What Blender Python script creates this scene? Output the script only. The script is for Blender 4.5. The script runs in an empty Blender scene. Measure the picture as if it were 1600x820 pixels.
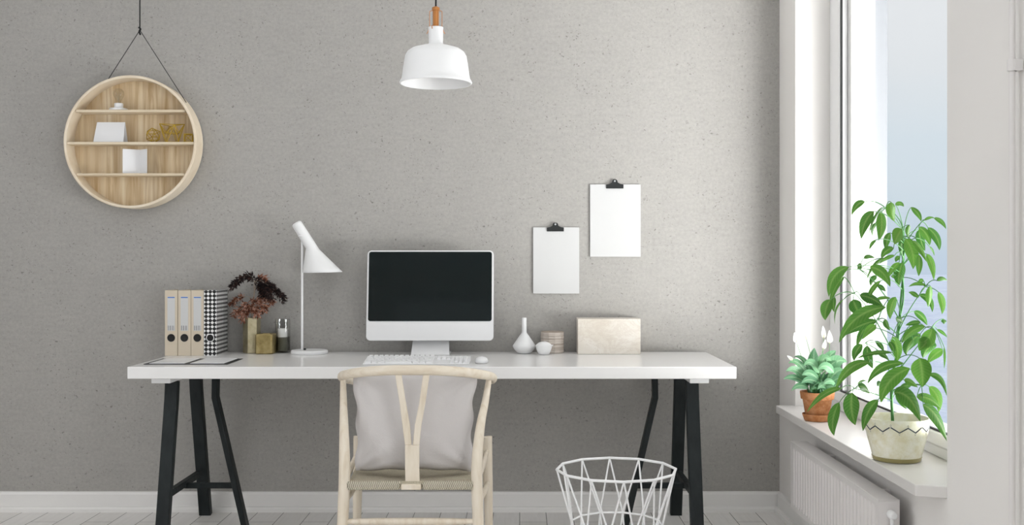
import bpy, bmesh, math, random
from mathutils import Vector, Matrix, Quaternion
R = math.radians
random.seed(7)
sc = bpy.context.scene
COL = sc.collection

# ------------------------------------------------------------------ camera
F = 1620.0; PX0 = 812.0; PY0 = 405.0; CAMZ = 1.14
cam_d = bpy.data.cameras.new('camera'); cam = bpy.data.objects.new('camera', cam_d); COL.objects.link(cam)
cam.location = (0, 0, CAMZ); cam.rotation_euler = (R(90), 0, 0)
cam_d.sensor_fit = 'HORIZONTAL'; cam_d.sensor_width = 36.0; cam_d.lens = 36.0 * F / 1600.0
cam_d.shift_x = -(PX0 - 800.0) / 1600.0; cam_d.shift_y = (PY0 - 410.0) / 1600.0
cam_d.clip_start = 0.05; cam_d.clip_end = 5000
sc.camera = cam
sc.view_settings.view_transform = 'Standard'; sc.view_settings.look = 'None'
sc.view_settings.gamma = 1.0; sc.view_settings.use_curve_mapping = False
EXPOSURE = 0.0
sc.view_settings.exposure = EXPOSURE

# ------------------------------------------------------------------ world and lights
SKY_LIGHT = 2.8
world = bpy.data.worlds.new('sky'); sc.world = world; world.use_nodes = True
wt = world.node_tree; wt.nodes.clear()
w_out = wt.nodes.new('ShaderNodeOutputWorld'); w_bg = wt.nodes.new('ShaderNodeBackground')
w_tc = wt.nodes.new('ShaderNodeTexCoord'); w_sep = wt.nodes.new('ShaderNodeSeparateXYZ')
w_mr = wt.nodes.new('ShaderNodeMapRange'); w_mr.inputs['From Min'].default_value = -0.2; w_mr.inputs['From Max'].default_value = 0.8
w_cr = wt.nodes.new('ShaderNodeValToRGB')
w_no = wt.nodes.new('ShaderNodeTexNoise'); w_no.inputs['Scale'].default_value = 3.0; w_no.inputs['Detail'].default_value = 4
w_map = wt.nodes.new('ShaderNodeMapping'); w_map.inputs['Scale'].default_value = (1, 1, 4)
w_ma = wt.nodes.new('ShaderNodeMath'); w_ma.operation = 'MULTIPLY_ADD'; w_ma.inputs[1].default_value = 0.10; 
w_ad = wt.nodes.new('ShaderNodeMath'); w_ad.operation = 'SUBTRACT'; w_ad.inputs[1].default_value = 0.05
L = wt.links.new
L(w_tc.outputs['Generated'], w_sep.inputs[0]); L(w_tc.outputs['Generated'], w_map.inputs[0]); L(w_map.outputs[0], w_no.inputs['Vector'])
L(w_no.outputs['Fac'], w_ma.inputs[0]); L(w_sep.outputs['Z'], w_ma.inputs[2]); L(w_ma.outputs[0], w_ad.inputs[0])
L(w_ad.outputs[0], w_mr.inputs['Value']); L(w_mr.outputs[0], w_cr.inputs[0])
L(w_cr.outputs[0], w_bg.inputs['Color']); L(w_bg.outputs[0], w_out.inputs[0])
els = w_cr.color_ramp.elements
def srgb(r, g, b):
    def f(c):
        c /= 255.0
        return c / 12.92 if c <= 0.04045 else ((c + 0.055) / 1.055) ** 2.4
    return (f(r), f(g), f(b), 1.0)
stops = [(-0.2, srgb(190, 200, 222)), (0.0, srgb(196, 212, 230)), (0.05, srgb(208, 222, 232)), (0.10, srgb(217, 228, 236)),
         (0.17, srgb(229, 233, 237)), (0.25, srgb(236, 238, 241)), (0.42, (SKY_LIGHT*.6, SKY_LIGHT*.6, SKY_LIGHT*.62, 1)), (0.8, (SKY_LIGHT, SKY_LIGHT, SKY_LIGHT*1.02, 1))]
els[0].position = 0.0; els[0].color = stops[0][1]; els[1].position = 1.0; els[1].color = stops[-1][1]
for zz, c in stops[1:-1]:
    e = els.new((zz + 0.2) / 1.0); e.color = c
w_bg.inputs['Strength'].default_value = 1.0

def add_sun(name, travel, energy, angle, color=(1, 1, 1)):
    d = bpy.data.lights.new(name, 'SUN'); d.energy = energy; d.angle = R(angle); d.color = color
    o = bpy.data.objects.new(name, d); COL.objects.link(o)
    o.rotation_euler = Vector(travel).to_track_quat('-Z', 'Y').to_euler(); o.location = (6, -2, 6)
    return o
def add_area(name, loc, travel, sx, sy, power, color=(1, 1, 1)):
    d = bpy.data.lights.new(name, 'AREA'); d.shape = 'RECTANGLE'; d.size = sx; d.size_y = sy; d.energy = power; d.color = color
    o = bpy.data.objects.new(name, d); COL.objects.link(o)
    o.location = loc; o.rotation_euler = Vector(travel).to_track_quat('-Z', 'Y').to_euler()
    return o
add_sun('sun', (-0.55, 0.75, -0.20), 0.25, 40, (1.0, 0.985, 0.965))
# added fill lamps: upward bounce from outside, and at two windows out of view
add_area('fill_bounce', (2.6, 3.4, 0.14), (-.7, 0.1, .7), 1.8, 1.4, 175, (1.0, 0.995, 0.985))
add_area('fill_bounce', (2.6, 2.2, 0.14), (-.6, 0.6, .6), 1.8, 1.4, 165, (1.0, 0.995, 0.985))
add_area('fill_bounce', (2.4, 1.2, 0.14), (-.5, 0.8, .5), 1.4, 1.6, 145, (1.0, 0.995, 0.985))
add_area('fill_window_2', (1.40, 1.0, 1.55), (-1, 0.25, -0.05), 1.6, 1.9, 22, (0.98, 0.99, 1.0))
add_area('fill_window_5', (-3.65, 1.5, 1.55), (1, 0, 0), 2.2, 1.9, 24, (0.99, 0.99, 1.0))

# ------------------------------------------------------------------ helpers
def W(px, py, Y):
    return Vector(((px - PX0) * Y / F, Y, CAMZ - (py - PY0) * Y / F))

def mat(name, col, rough=0.6, metal=0.0, spec=0.5, trans=0.0, ior=1.45, coat=0.0, sss=0.0):
    m = bpy.data.materials.new(name); m.use_nodes = True
    b = m.node_tree.nodes['Principled BSDF']
    b.inputs['Base Color'].default_value = (*col[:3], 1); b.inputs['Roughness'].default_value = rough
    b.inputs['Metallic'].default_value = metal; b.inputs['Specular IOR Level'].default_value = spec
    b.inputs['Transmission Weight'].default_value = trans; b.inputs['IOR'].default_value = ior
    b.inputs['Coat Weight'].default_value = coat
    return m
class N:
    """small node-tree writer"""
    def __init__(s, m): s.m = m; s.t = m.node_tree; s.b = s.t.nodes['Principled BSDF']
    def new(s, t, **kw):
        n = s.t.nodes.new('ShaderNode' + t)
        for k, v in kw.items(): setattr(n, k, v)
        return n
    def link(s, a, b): s.t.links.new(a, b)
    def coord(s, scale=(1, 1, 1), rot=(0, 0, 0), kind='Object', loc=(0, 0, 0)):
        tc = s.new('TexCoord'); mp = s.new('Mapping')
        mp.inputs['Scale'].default_value = scale; mp.inputs['Rotation'].default_value = rot; mp.inputs['Location'].default_value = loc
        s.link(tc.outputs[kind], mp.inputs[0]); return mp.outputs[0]
    def noise(s, vec, scale, detail=3, rough=0.5, dist=0.0):
        n = s.new('TexNoise'); n.inputs['Scale'].default_value = scale; n.inputs['Detail'].default_value = detail
        n.inputs['Roughness'].default_value = rough; n.inputs['Distortion'].default_value = dist
        s.link(vec, n.inputs['Vector']); return n.outputs['Fac']
    def ramp(s, fac, stops, interp='LINEAR'):
        n = s.new('ValToRGB'); n.color_ramp.interpolation = interp; e = n.color_ramp.elements
        e[0].position, e[0].color = stops[0][0], (*stops[0][1][:3], 1)
        e[1].position, e[1].color = stops[-1][0], (*stops[-1][1][:3], 1)
        for p, c in stops[1:-1]:
            k = e.new(p); k.color = (*c[:3], 1)
        s.link(fac, n.inputs[0]); return n.outputs[0]
    def mix(s, fac, a, b, mode='MIX'):
        n = s.new('Mix'); n.data_type = 'RGBA'; n.blend_type = mode
        for idx, v in ((0, fac), (6, a), (7, b)):
            if isinstance(v, (int, float)): n.inputs[idx].default_value = v
            elif isinstance(v, tuple): n.inputs[idx].default_value = (*v[:3], 1)
            else: s.link(v, n.inputs[idx])
        return n.outputs[2]
    def math(s, op, a, b=0.0, c=None):
        n = s.new('Math'); n.operation = op
        for i, v in enumerate((a, b, c)):
            if v is None: continue
            if isinstance(v, (int, float)): n.inputs[i].default_value = v
            else: s.link(v, n.inputs[i])
        return n.outputs[0]
    def color(s, c): s.link(c, s.b.inputs['Base Color'])
    def rough(s, c): s.link(c, s.b.inputs['Roughness'])
    def bump(s, h, strength=0.2, dist=0.01):
        n = s.new('Bump'); n.inputs['Strength'].default_value = strength; n.inputs['Distance'].default_value = dist
        s.link(h, n.inputs['Height']); s.link(n.outputs[0], s.b.inputs['Normal'])

def world_loc(o):
    v = Vector((0, 0, 0))
    while o is not None:
        v += o.location; o = o.parent
    return v

def catmull(pts, n):
    P = [Vector(p) for p in pts]
    if len(P) < 3: return [P[0].lerp(P[-1], i / n) for i in range(n + 1)]
    Q = [2 * P[0] - P[1]] + P + [2 * P[-1] - P[-2]]
    out = []; segs = len(P) - 1
    for i in range(n + 1):
        t = i / n * segs; k = min(int(t), segs - 1); u = t - k
        a, b, c, d = Q[k], Q[k + 1], Q[k + 2], Q[k + 3]
        out.append(0.5 * ((2 * b) + (c - a) * u + (2 * a - 5 * b + 4 * c - d) * u * u + (3 * b - a - 3 * c + d) * u ** 3))
    return out
def interp(vals, t):
    x = t * (len(vals) - 1); k = min(int(x), len(vals) - 2)
    return vals[k] + (vals[k + 1] - vals[k]) * (x - k)

class MB:
    def __init__(s): s.bm = bmesh.new()
    def face(s, vs):
        try: return s.bm.faces.new(vs)
        except ValueError: return None
    def box(s, x0, x1, y0, y1, z0, z1):
        v = [s.bm.verts.new(p) for p in ((x0,y0,z0),(x1,y0,z0),(x1,y1,z0),(x0,y1,z0),(x0,y0,z1),(x1,y0,z1),(x1,y1,z1),(x0,y1,z1))]
        for f in ((0,3,2,1),(4,5,6,7),(0,1,5,4),(1,2,6,5),(2,3,7,6),(3,0,4,7)): s.face([v[i] for i in f])
        return s
    def loft(s, rings, closed_ends=True, ring_closed=False):
        rs = [[s.bm.verts.new(p) for p in r] for r in rings]
        n = len(rs[0]); m = len(rs)
        for i in range(m if ring_closed else m - 1):
            a, b = rs[i], rs[(i + 1) % m]
            for j in range(n): s.face([a[j], a[(j + 1) % n], b[(j + 1) % n], b[j]])
        if closed_ends and not ring_closed:
            s.face(list(reversed(rs[0]))); s.face(rs[-1])
        return s
    def sheet(s, rows):
        rs = [[s.bm.verts.new(p) for p in r] for r in rows]
        for i in range(len(rs) - 1):
            for j in range(len(rs[0]) - 1): s.face([rs[i][j], rs[i][j+1], rs[i+1][j+1], rs[i+1][j]])
        return s
    def tube(s, pts, rad, seg=10, n=None, closed=False, flat=1.0, up=None, smooth=True):
        """flat: second radius as a fraction of the first; `up` fixes the direction of the first radius"""
        P = catmull(pts, n) if (n and smooth) else [Vector(p) for p in pts]
        m = len(P); rings = []
        prev = None
        for i, p in enumerate(P):
            if closed: t = (P[(i + 1) % m] - P[(i - 1) % m]).normalized()
            else: t = (P[min(i + 1, m - 1)] - P[max(i - 1, 0)]).normalized()
            if up is not None: u = (Vector(up) - t * t.dot(Vector(up)))
            elif prev is None:
                u = t.orthogonal()
            else: u = prev - t * t.dot(prev)
            if u.length < 1e-6: u = t.orthogonal()
            u.normalize(); prev = u; v = t.cross(u)
            r = interp(rad, i / (m - 1)) if isinstance(rad, (list, tuple)) else rad
            rings.append([p + u * math.cos(2*math.pi*k/seg) * r + v * math.sin(2*math.pi*k/seg) * r * flat for k in range(seg)])
        return s.loft(rings, True, closed)
    def bar(s, p0, p1, w, h, side=(1, 0, 0)):
        """rectangular bar; w along `side`, h across"""
        p0, p1 = Vector(p0), Vector(p1); t = (p1 - p0).normalized(); u = Vector(side); u = (u - t * t.dot(u)).normalized(); v = t.cross(u)
        return s.loft([[p + u*a*w/2 + v*b*h/2 for a, b in ((1,1),(-1,1),(-1,-1),(1,-1))] for p in (p0, p1)])
    def polybar(s, pts, w, h, side=(1, 0, 0)):
        P = [Vector(p) for p in pts]; rings = []
        for i, p in enumerate(P):
            t = (P[min(i+1, len(P)-1)] - P[max(i-1, 0)]).normalized(); u = Vector(side); u = (u - t*t.dot(u)).normalized(); v = t.cross(u)
            rings.append([p + u*a*w/2 + v*b*h/2 for a, b in ((1,1),(-1,1),(-1,-1),(1,-1))])
        return s.loft(rings)
    def lathe(s, prof, c=(0, 0, 0), seg=32, cap=True):
        """prof: [(radius, z)...]; closed automatically at r = 0 ends when cap"""
        c = Vector(c); rs = []
        for r, z in prof:
            if r < 1e-6: rs.append([s.bm.verts.new(c + Vector((0, 0, z)))])
            else: rs.append([s.bm.verts.new(c + Vector((r*math.cos(2*math.pi*k/seg), r*math.sin(2*math.pi*k/seg), z))) for k in range(seg)])
        for a, b in zip(rs, rs[1:]):
            for k in range(seg):
                k2 = (k + 1) % seg
                if len(a) == 1 and len(b) == 1: continue
                if len(a) == 1: s.face([a[0], b[k2], b[k]])
                elif len(b) == 1: s.face([a[k], a[k2], b[0]])
                else: s.face([a[k], a[k2], b[k2], b[k]])
        if cap:
            if len(rs[0]) > 1: s.face(list(reversed(rs[0])))
            if len(rs[-1]) > 1: s.face(rs[-1])
        return s
    def prism(s, poly, axis, a0, a1):
        """poly 2-D points, extruded along axis: 'x' poly=(y,z), 'y' poly=(x,z), 'z' poly=(x,y)"""
        def P(q, a): return {'x': (a, q[0], q[1]), 'y': (q[0], a, q[1]), 'z': (q[0], q[1], a)}[axis]
        return s.loft([[P(q, a0) for q in poly], [P(q, a1) for q in poly]])
    def xform(s, M): bmesh.ops.transform(s.bm, matrix=M, verts=s.bm.verts); return s
    def build(s, name, m, parent=None, base=None, smooth=True, angle=40, bevel=0.0, bseg=2, thick=0.0, sub=0):
        bmesh.ops.recalc_face_normals(s.bm, faces=s.bm.faces)
        off = world_loc(parent) if parent is not None else Vector(base or (0, 0, 0))
        if base is not None and parent is None: off = Vector(base)
        bmesh.ops.translate(s.bm, verts=s.bm.verts, vec=-off)
        me = bpy.data.meshes.new(name); s.bm.to_mesh(me); s.bm.free()
        if smooth:
            me.polygons.foreach_set('use_smooth', [True] * len(me.polygons)); me.set_sharp_from_angle(angle=R(angle))
        o = bpy.data.objects.new(name, me); COL.objects.link(o)
        for mm in (m if isinstance(m, (list, tuple)) else [m]): me.materials.append(mm)
        if parent is not None: o.parent = parent
        else: o.location = off
        if thick:
            md = o.modifiers.new('thick', 'SOLIDIFY'); md.thickness = thick; md.offset = 0
        if bevel:
            md = o.modifiers.new('bevel', 'BEVEL'); md.width = bevel; md.segments = bseg; md.limit_method = 'ANGLE'; md.angle_limit = R(35)
        if sub:
            md = o.modifiers.new('sub', 'SUBSURF'); md.levels = sub; md.render_levels = sub
        return o

def tag(o, label=None, cat=None, group=None, kind=None):
    if label: o['label'] = label
    if cat: o['category'] = cat
    if group: o['group'] = group
    if kind: o['kind'] = kind
    return o
def thing(name, label, cat, loc, group=None, kind=None):
    o = bpy.data.objects.new(name, None); COL.objects.link(o); o.location = loc; o.empty_display_size = 0.1
    return tag(o, label, cat, group, kind)
def struct(o): o['kind'] = 'structure'; return o
def copy_tree(o, parent=None):
    c = o.copy(); COL.objects.link(c)
    if parent is not None: c.parent = parent
    for ch in [x for x in bpy.data.objects if x.parent == o]: copy_tree(ch, c)
    return c

# ------------------------------------------------------------------ materials
CONCRETE = 0.395
def concrete():
    m = mat('concrete_wall', (0.4, 0.39, 0.37), 0.7, spec=0.35); n = N(m)
    v = n.coord()
    K = CONCRETE
    def g(x): return (x*K, x*K*.965, x*K*.905)
    big = n.noise(v, 1.3, 4, 0.6); mid = n.noise(v, 7, 5, 0.65); fine = n.noise(v, 70, 4, 0.7)
    hz = n.noise(n.coord((.25, 1, 1)), 45, 3, 0.65)
    base = n.ramp(big, [(0.3, g(.93)), (0.7, g(1.06))])
    base = n.mix(0.45, base, n.ramp(mid, [(0.3, g(.88)), (0.7, g(1.12))]))
    base = n.mix(0.42, base, n.ramp(fine, [(0.3, g(.72)), (0.7, g(1.24))]))
    base = n.mix(0.12, base, n.ramp(hz, [(0.35, g(.78)), (0.6, g(1.15))]))
    # small irregular pores, clustered
    dn = n.new('TexNoise'); dn.inputs['Scale'].default_value = 60; dn.inputs['Detail'].default_value = 4; n.link(v, dn.inputs['Vector'])
    dv = n.new('VectorMath'); dv.operation = 'MULTIPLY_ADD'; dv.inputs[1].default_value = (0.036, 0.036, 0.026)
    n.link(dn.outputs['Color'], dv.inputs[0]); n.link(v, dv.inputs[2])
    pores = []
    for sc_, thr, r, cut in ((68, 0.40, 0.40, 1.9), (125, 0.30, 0.46, 1.8), (34, 0.80, 0.22, 2.0)):
        vo = n.new('TexVoronoi'); vo.inputs['Scale'].default_value = sc_
        n.link(dv.outputs[0], vo.inputs['Vector'])
        sp = n.new('SeparateColor'); n.link(vo.outputs['Color'], sp.inputs[0])
        pick = n.math('GREATER_THAN', sp.outputs[0], thr)
        rad = n.math('MULTIPLY', n.math('POWER', sp.outputs[1], 2.0), r)
        hit = n.new('MapRange'); n.link(vo.outputs['Distance'], hit.inputs['Value'])
        n.link(rad, hit.inputs['From Max']); hit.inputs['From Min'].default_value = 0.0
        hit.inputs['To Min'].default_value = cut; hit.inputs['To Max'].default_value = 0.0
        pores.append(n.math('MULTIPLY', hit.outputs[0], pick))
    p = n.math('MAXIMUM', n.math('MAXIMUM', pores[0], pores[1]), pores[2])
    mask = n.ramp(n.noise(v, 6, 4, 0.65), [(0.40, (0.12,)*3), (0.60, (1,)*3)])
    p = n.math('MINIMUM', n.math('MULTIPLY', p, mask), 1.0)
    n.color(n.mix(n.math('MULTIPLY', p, .62), base, (0.10, 0.097, 0.085)))
    h = n.math('SUBTRACT', n.math('MULTIPLY', fine, 0.3), p)
    n.bump(h, 0.35, 0.0025)
    return m
def plaster(name, col):
    m = mat(name, col, 0.7, spec=0.2); n = N(m); v = n.coord()
    n.color(n.mix(n.noise(v, 3, 3), tuple(c*0.98 for c in col), tuple(min(1, c*1.02) for c in col)))
    n.bump(n.noise(v, 120, 3), 0.08, 0.002); return m
def painted(name, col, rough=0.4, spec=0.4, amt=0.015):
    m = mat(name, col, rough, spec=spec); n = N(m); v = n.coord()
    n.color(n.mix(n.noise(v, 14, 3), tuple(c*(1-amt) for c in col), tuple(min(1, c*(1+amt)) for c in col)))
    return m
def wood(name, c0, c1, c2, scale=(1, 1, 0.07), freq=60, rough=0.5, bump=0.08, cathedral=True):
    m = mat(name, c1, rough, spec=0.3); n = N(m)
    v = n.coord(scale); a = n.noise(v, freq, 5, 0.6, 0.6); b = n.noise(v, freq * 4, 3, 0.6)
    col = n.ramp(a, [(0.28, c0), (0.5, c1), (0.72, c2)])
    if cathedral:
        vv = n.coord((scale[0]*7, scale[1]*7, scale[2]*9)); w = n.noise(vv, 1.1, 2, 0.5, 0.8)
        rings = n.math('PINGPONG', n.math('MULTIPLY', w, 16.0), 1.0)
        col = n.mix(n.math('MULTIPLY', rings, 0.60), col, c0)
    col = n.mix(n.math('MULTIPLY', b, 0.35), col, c0)
    n.color(col); n.bump(b, bump, 0.001); return m
def floor_mat():
    m = mat('white_floorboards', (0.8, 0.78, 0.76), 0.35, spec=0.4); n = N(m)
    v = n.coord((1, 1, 1), (0, 0, R(90)))
    br = n.new('TexBrick'); n.link(v, br.inputs['Vector']); br.offset = 0.37
    br.inputs['Scale'].default_value = 1.0; br.inputs['Brick Width'].default_value = 1.9; br.inputs['Row Height'].default_value = 0.118
    br.inputs['Mortar Size'].default_value = 0.0016; br.inputs['Mortar Smooth'].default_value = 0.1
    br.inputs['Color1'].default_value = (0.84, 0.82, 0.79, 1); br.inputs['Color2'].default_value = (0.90, 0.88, 0.86, 1)
    br.inputs['Mortar'].default_value = (0.12, 0.11, 0.10, 1)
    g = n.noise(n.coord((1, 0.08, 1)), 60, 4, 0.6)
    n.color(n.mix(0.25, br.outputs['Color'], n.ramp(g, [(0.3, (0.62, 0.6, 0.58)), (0.6, (0.9, 0.89, 0.88))]), 'MULTIPLY'))
    n.bump(n.math('SUBTRACT', n.math('MULTIPLY', g, 0.2), br.outputs['Fac']), 0.3, 0.003); return m

M = {}
M['concrete'] = concrete()
M['plaster'] = plaster('white_plaster', (0.86, 0.835, 0.81))
M['ceiling'] = plaster('ceiling_paint', (0.92, 0.92, 0.91))
M['floor'] = floor_mat()
M['base'] = painted('baseboard_paint', (0.86, 0.845, 0.825), 0.35)
M['upvc'] = painted('window_frame_white', (0.86, 0.86, 0.86), 0.25, 0.5)
M['sill'] = painted('sill_stone_white', (0.76, 0.735, 0.71), 0.28, 0.5)
M['gasket'] = mat('black_rubber', (0.012, 0.013, 0.013), 0.5)
M['outer'] = plaster('outer_render', (0.85, 0.85, 0.86))
M['radiator'] = painted('radiator_enamel', (0.78, 0.75, 0.735), 0.3, 0.5)
M['desk'] = painted('desk_white_lacquer', (0.85, 0.84, 0.83), 0.22, 0.5)
M['white'] = painted('white_satin', (0.86, 0.86, 0.86), 0.35)
M['lampwhite'] = painted('lamp_white', (0.88, 0.88, 0.88), 0.4)
M['paper'] = painted('white_paper', (0.63, 0.63, 0.625), 0.8, 0.1)
M['card'] = painted('white_card', (0.84, 0.84, 0.85), 0.75, 0.1)
M['black'] = mat('black_metal', (0.012, 0.014, 0.014), 0.45)
M['blackcord'] = mat('black_cord', (0.01, 0.01, 0.01), 0.8)
M['copper'] = mat('copper', (0.62, 0.26, 0.09), 0.28, 0.9)
M['copperwood'] = mat('amber_socket', (0.48, 0.20, 0.06), 0.35, 0.5)
def black_stain():
    m = mat('black_stained_wood', (0.014, 0.017, 0.018), 0.5, spec=0.35); n = N(m); v = n.coord((1, 1, 0.3))
    a = n.noise(v, 30, 5, 0.65)
    n.color(n.ramp(a, [(0.35, (0.006, 0.009, 0.010)), (0.7, (0.020, 0.026, 0.027))])); n.rough(n.ramp(a, [(0.3, (0.42,)*3), (0.7, (0.65,)*3)]))
    n.bump(n.noise(v, 150, 2), 0.15, 0.001); return m
M['trestle'] = black_stain()
M['chairwood'] = wood('pale_beech', (0.66, 0.56, 0.43), (0.78, 0.70, 0.58), (0.84, 0.77, 0.67), (1, 1, 0.12), 40, 0.42, 0.05, False)
M['railwood'] = wood('pale_beech_rail', (0.66, 0.56, 0.43), (0.78, 0.70, 0.58), (0.84, 0.77, 0.67), (0.12, 1, 1), 40, 0.42, 0.05, False)
M['oak'] = wood('light_oak', (0.52, 0.35, 0.18), (0.86, 0.72, 0.50), (0.92, 0.82, 0.64), (1, 1, 0.06), 42, 0.5, 0.1)
M['oakrim'] = wood('pale_bent_oak', (0.74, 0.62, 0.46), (0.82, 0.71, 0.56), (0.87, 0.78, 0.64), (0.4, 0.4, 0.4), 22, 0.5, 0.05, False)
M['oakshelf'] = wood('pale_oak_shelf', (0.66, 0.54, 0.38), (0.80, 0.68, 0.51), (0.87, 0.77, 0.61), (0.07, 1, 1), 50, 0.5, 0.05, False)

# ------------------------------------------------------------------ room shell
WY = 4.70; WX = 1.178; XL = -3.5; YB = -2.6; ZC = 2.8
XO = 1.51                                     # outer face of the window wall
ZS = 0.514; ZT = 2.55                          # window openings
OPEN = [(2.857, 4.43), (0.2, 1.8), (-2.2, -0.6)]
struct(MB().box(XL - .15, XO, WY, WY + .2, -.02, ZC).build('wall_back', M['concrete'], base=(0, WY, 0), smooth=False))
LW = (0.3, 2.7)                                # opening for the added window in the unseen left wall
lw = MB()
for a in ((YB, LW[0], 0, ZC), (LW[1], WY, 0, ZC), (LW[0], LW[1], 0, ZS), (LW[0], LW[1], ZT, ZC)): lw.box(XL - .15, XL, *a)
struct(lw.build('wall_left', M['plaster'], base=(XL, 0, 0), smooth=False))
struct(MB().box(XL - .15, XO, YB - .2, WY + .2, -.1, -.0).build('floor', M['floor'], base=(0, 0, 0), smooth=False))
struct(MB().box(XL - .15, XO, YB - .2, WY + .2, ZC, ZC + .15).build('ceiling', M['ceiling'], base=(0, 0, ZC), smooth=False))
def wall_right():
    b = MB(); ys = sorted([YB - .2, WY] + [y for o in OPEN for y in o])
    for i in range(0, len(ys), 2): b.box(WX, XO, ys[i], ys[i+1], 0, ZC)
    for y0, y1 in OPEN:
        b.box(WX, XO, y0, y1, 0, ZS - .034); b.box(WX, XO, y0, y1, ZT, ZC)
    # stepped outer returns that stand in front of the frame's far side
    y0, y1 = OPEN[0]
    b.box(1.3525, 1.3625, y1 - .20, y1 - .0755, ZS, ZT); b.box(1.3625, 1.45, y1 - .20, y1, ZS, ZT)
    b.box(1.363, XO, y0, y1 - .20, ZS - .02, ZS + .045)
    return struct(b.build('wall_right', M['plaster'], base=(WX, 0, 0), smooth=False))
wall_right()
M['outer'] = painted('grey_outer_render', (0.25, 0.26, 0.275), 0.8)
struct(MB().box(1.4505, XO, OPEN[0][1] - .17, OPEN[0][1] - .0005, ZS, ZT).build('trim_1', M['outer'], base=(1.45, OPEN[0][1], ZS), smooth=False))
def wall_front():
    b = MB(); b.box(XL, -1.5, YB - .2, YB, 0, ZC); b.box(1.1, WX, YB - .2, YB, 0, ZC)
    b.box(-1.5, 1.1, YB - .2, YB, 0, .5); b.box(-1.5, 1.1, YB - .2, YB, ZT, ZC)
    return struct(b.build('wall_front', M['plaster'], base=(0, YB, 0), smooth=False))
wall_front()
def baseboard(name, pts, ax):
    b = MB()
    if ax == 'x':
        x0, x1, y = pts
        prof = [(y, 0), (y - .030, 0), (y - .030, .014), (y - .026, .022), (y - .016, .024), (y - .016, .078), (y - .012, .088), (y, .090)]
        b.prism(prof, 'x', x0, x1)
    else:
        y0, y1, x, sg = pts
        prof = [(x, 0), (x - sg*.030, 0), (x - sg*.030, .014), (x - sg*.026, .022), (x - sg*.016, .024), (x - sg*.016, .078), (x - sg*.012, .088), (x, .090)]
        b.prism(prof, 'y', y0, y1)
    return struct(b.build(name, M['base'], base=(0, 0, 0), smooth=False))
baseboard('baseboard_back', (XL, WX - .001, WY - .0005), 'x')
baseboard('baseboard_right', (YB, WY - .031, WX - .0005, 1), 'y')
baseboard('baseboard_left', (YB, WY - .031, XL + .0005, -1), 'y')

def glass_pane():
    m = bpy.data.materials.new('window_glass'); m.use_nodes = True; t = m.node_tree; t.nodes.clear()
    o = t.nodes.new('ShaderNodeOutputMaterial'); mx = t.nodes.new('ShaderNodeMixShader')
    tr = t.nodes.new('ShaderNodeBsdfTransparent'); gl = t.nodes.new('ShaderNodeBsdfGlossy'); gl.inputs['Roughness'].default_value = 0.02
    mx.inputs[0].default_value = 0.03
    tr.inputs[0].default_value = (0.985, 0.99, 0.99, 1)
    t.links.new(tr.outputs[0], mx.inputs[1]); t.links.new(gl.outputs[0], mx.inputs[2]); t.links.new(mx.outputs[0], o.inputs[0])
    return m
M['pane'] = glass_pane()
def window(idx, y0, y1, sill=False):
    w = thing('window_%d' % idx, None, None, (1.33, (y0 + y1) / 2, ZS), kind='structure')
    def rect(b, a0, a1, z0, z1, wd, x0, x1):
        b.box(x0, x1, a0, a1, z0, z0 + wd); b.box(x0, x1, a0, a1, z1 - wd, z1)
        b.box(x0, x1, a0, a0 + wd, z0 + wd, z1 - wd); b.box(x0, x1, a1 - wd, a1, z0 + wd, z1 - wd)
    e = .001
    b = MB(); b.box(1.324, 1.362, y0+e, y1-e, ZS, ZS+.036); b.box(1.324, 1.362, y0+e, y1-e, ZT-.05, ZT-e)
    b.box(1.324, 1.362, y0+e, y0+.075, ZS+.036, ZT-.05); b.box(1.324, 1.362, y1-.075, y1-e, ZS+.036, ZT-.05)
    b.build('window_frame', M['upvc'], w, bevel=.004, smooth=False)
    # sash: wider sides, low bottom rail
    b = MB(); b.box(1.316, 1.352, y0+.060, y1-.060, ZS+.0365, ZS+.082); b.box(1.316, 1.352, y0+.060, y1-.060, ZT-.12, ZT-.051)
    b.box(1.316, 1.352, y0+.060, y0+.160, ZS+.082, ZT-.12); b.box(1.316, 1.352, y1-.160, y1-.060, ZS+.082, ZT-.12)
    b.build('window_sash', M['upvc'], w, bevel=.006, smooth=False)
    b = MB(); a0, a1, c0, c1 = y0+.160, y1-.160, ZS+.082, ZT-.12
    b.box(1.320, 1.327, a0, a1, c0, c0+.006); b.box(1.320, 1.327, a0, a1, c1-.006, c1)
    b.box(1.320, 1.327, a0, a0+.010, c0+.006, c1-.006); b.box(1.320, 1.327, a1-.010, a1, c0+.006, c1-.006)
    b.build('gasket', M['gasket'], w, smooth=False)
    b = MB(); b.box(1.3275, 1.3335, a0, a1, c0, c1); b.build('pane', M['pane'], w, smooth=False)
    b = MB()
    if sill:
        b.prism([(1.100, 2.884), (1.178, 2.858), (1.362, 2.858), (1.362, 4.429), (1.178, 4.429), (1.178, 4.45), (1.100, 4.45)], 'z', ZS - .0335, ZS - .0005)
    else:
        b.box(1.10, 1.35, y0 + .001, y1 - .001, ZS - .0335, ZS - .0005)
    b.build('window_sill', M['sill'], w, bevel=.003, smooth=False)
    return w
window(1, *OPEN[0], sill=True); window(2, *OPEN[1]); window(3, *OPEN[2])
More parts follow.
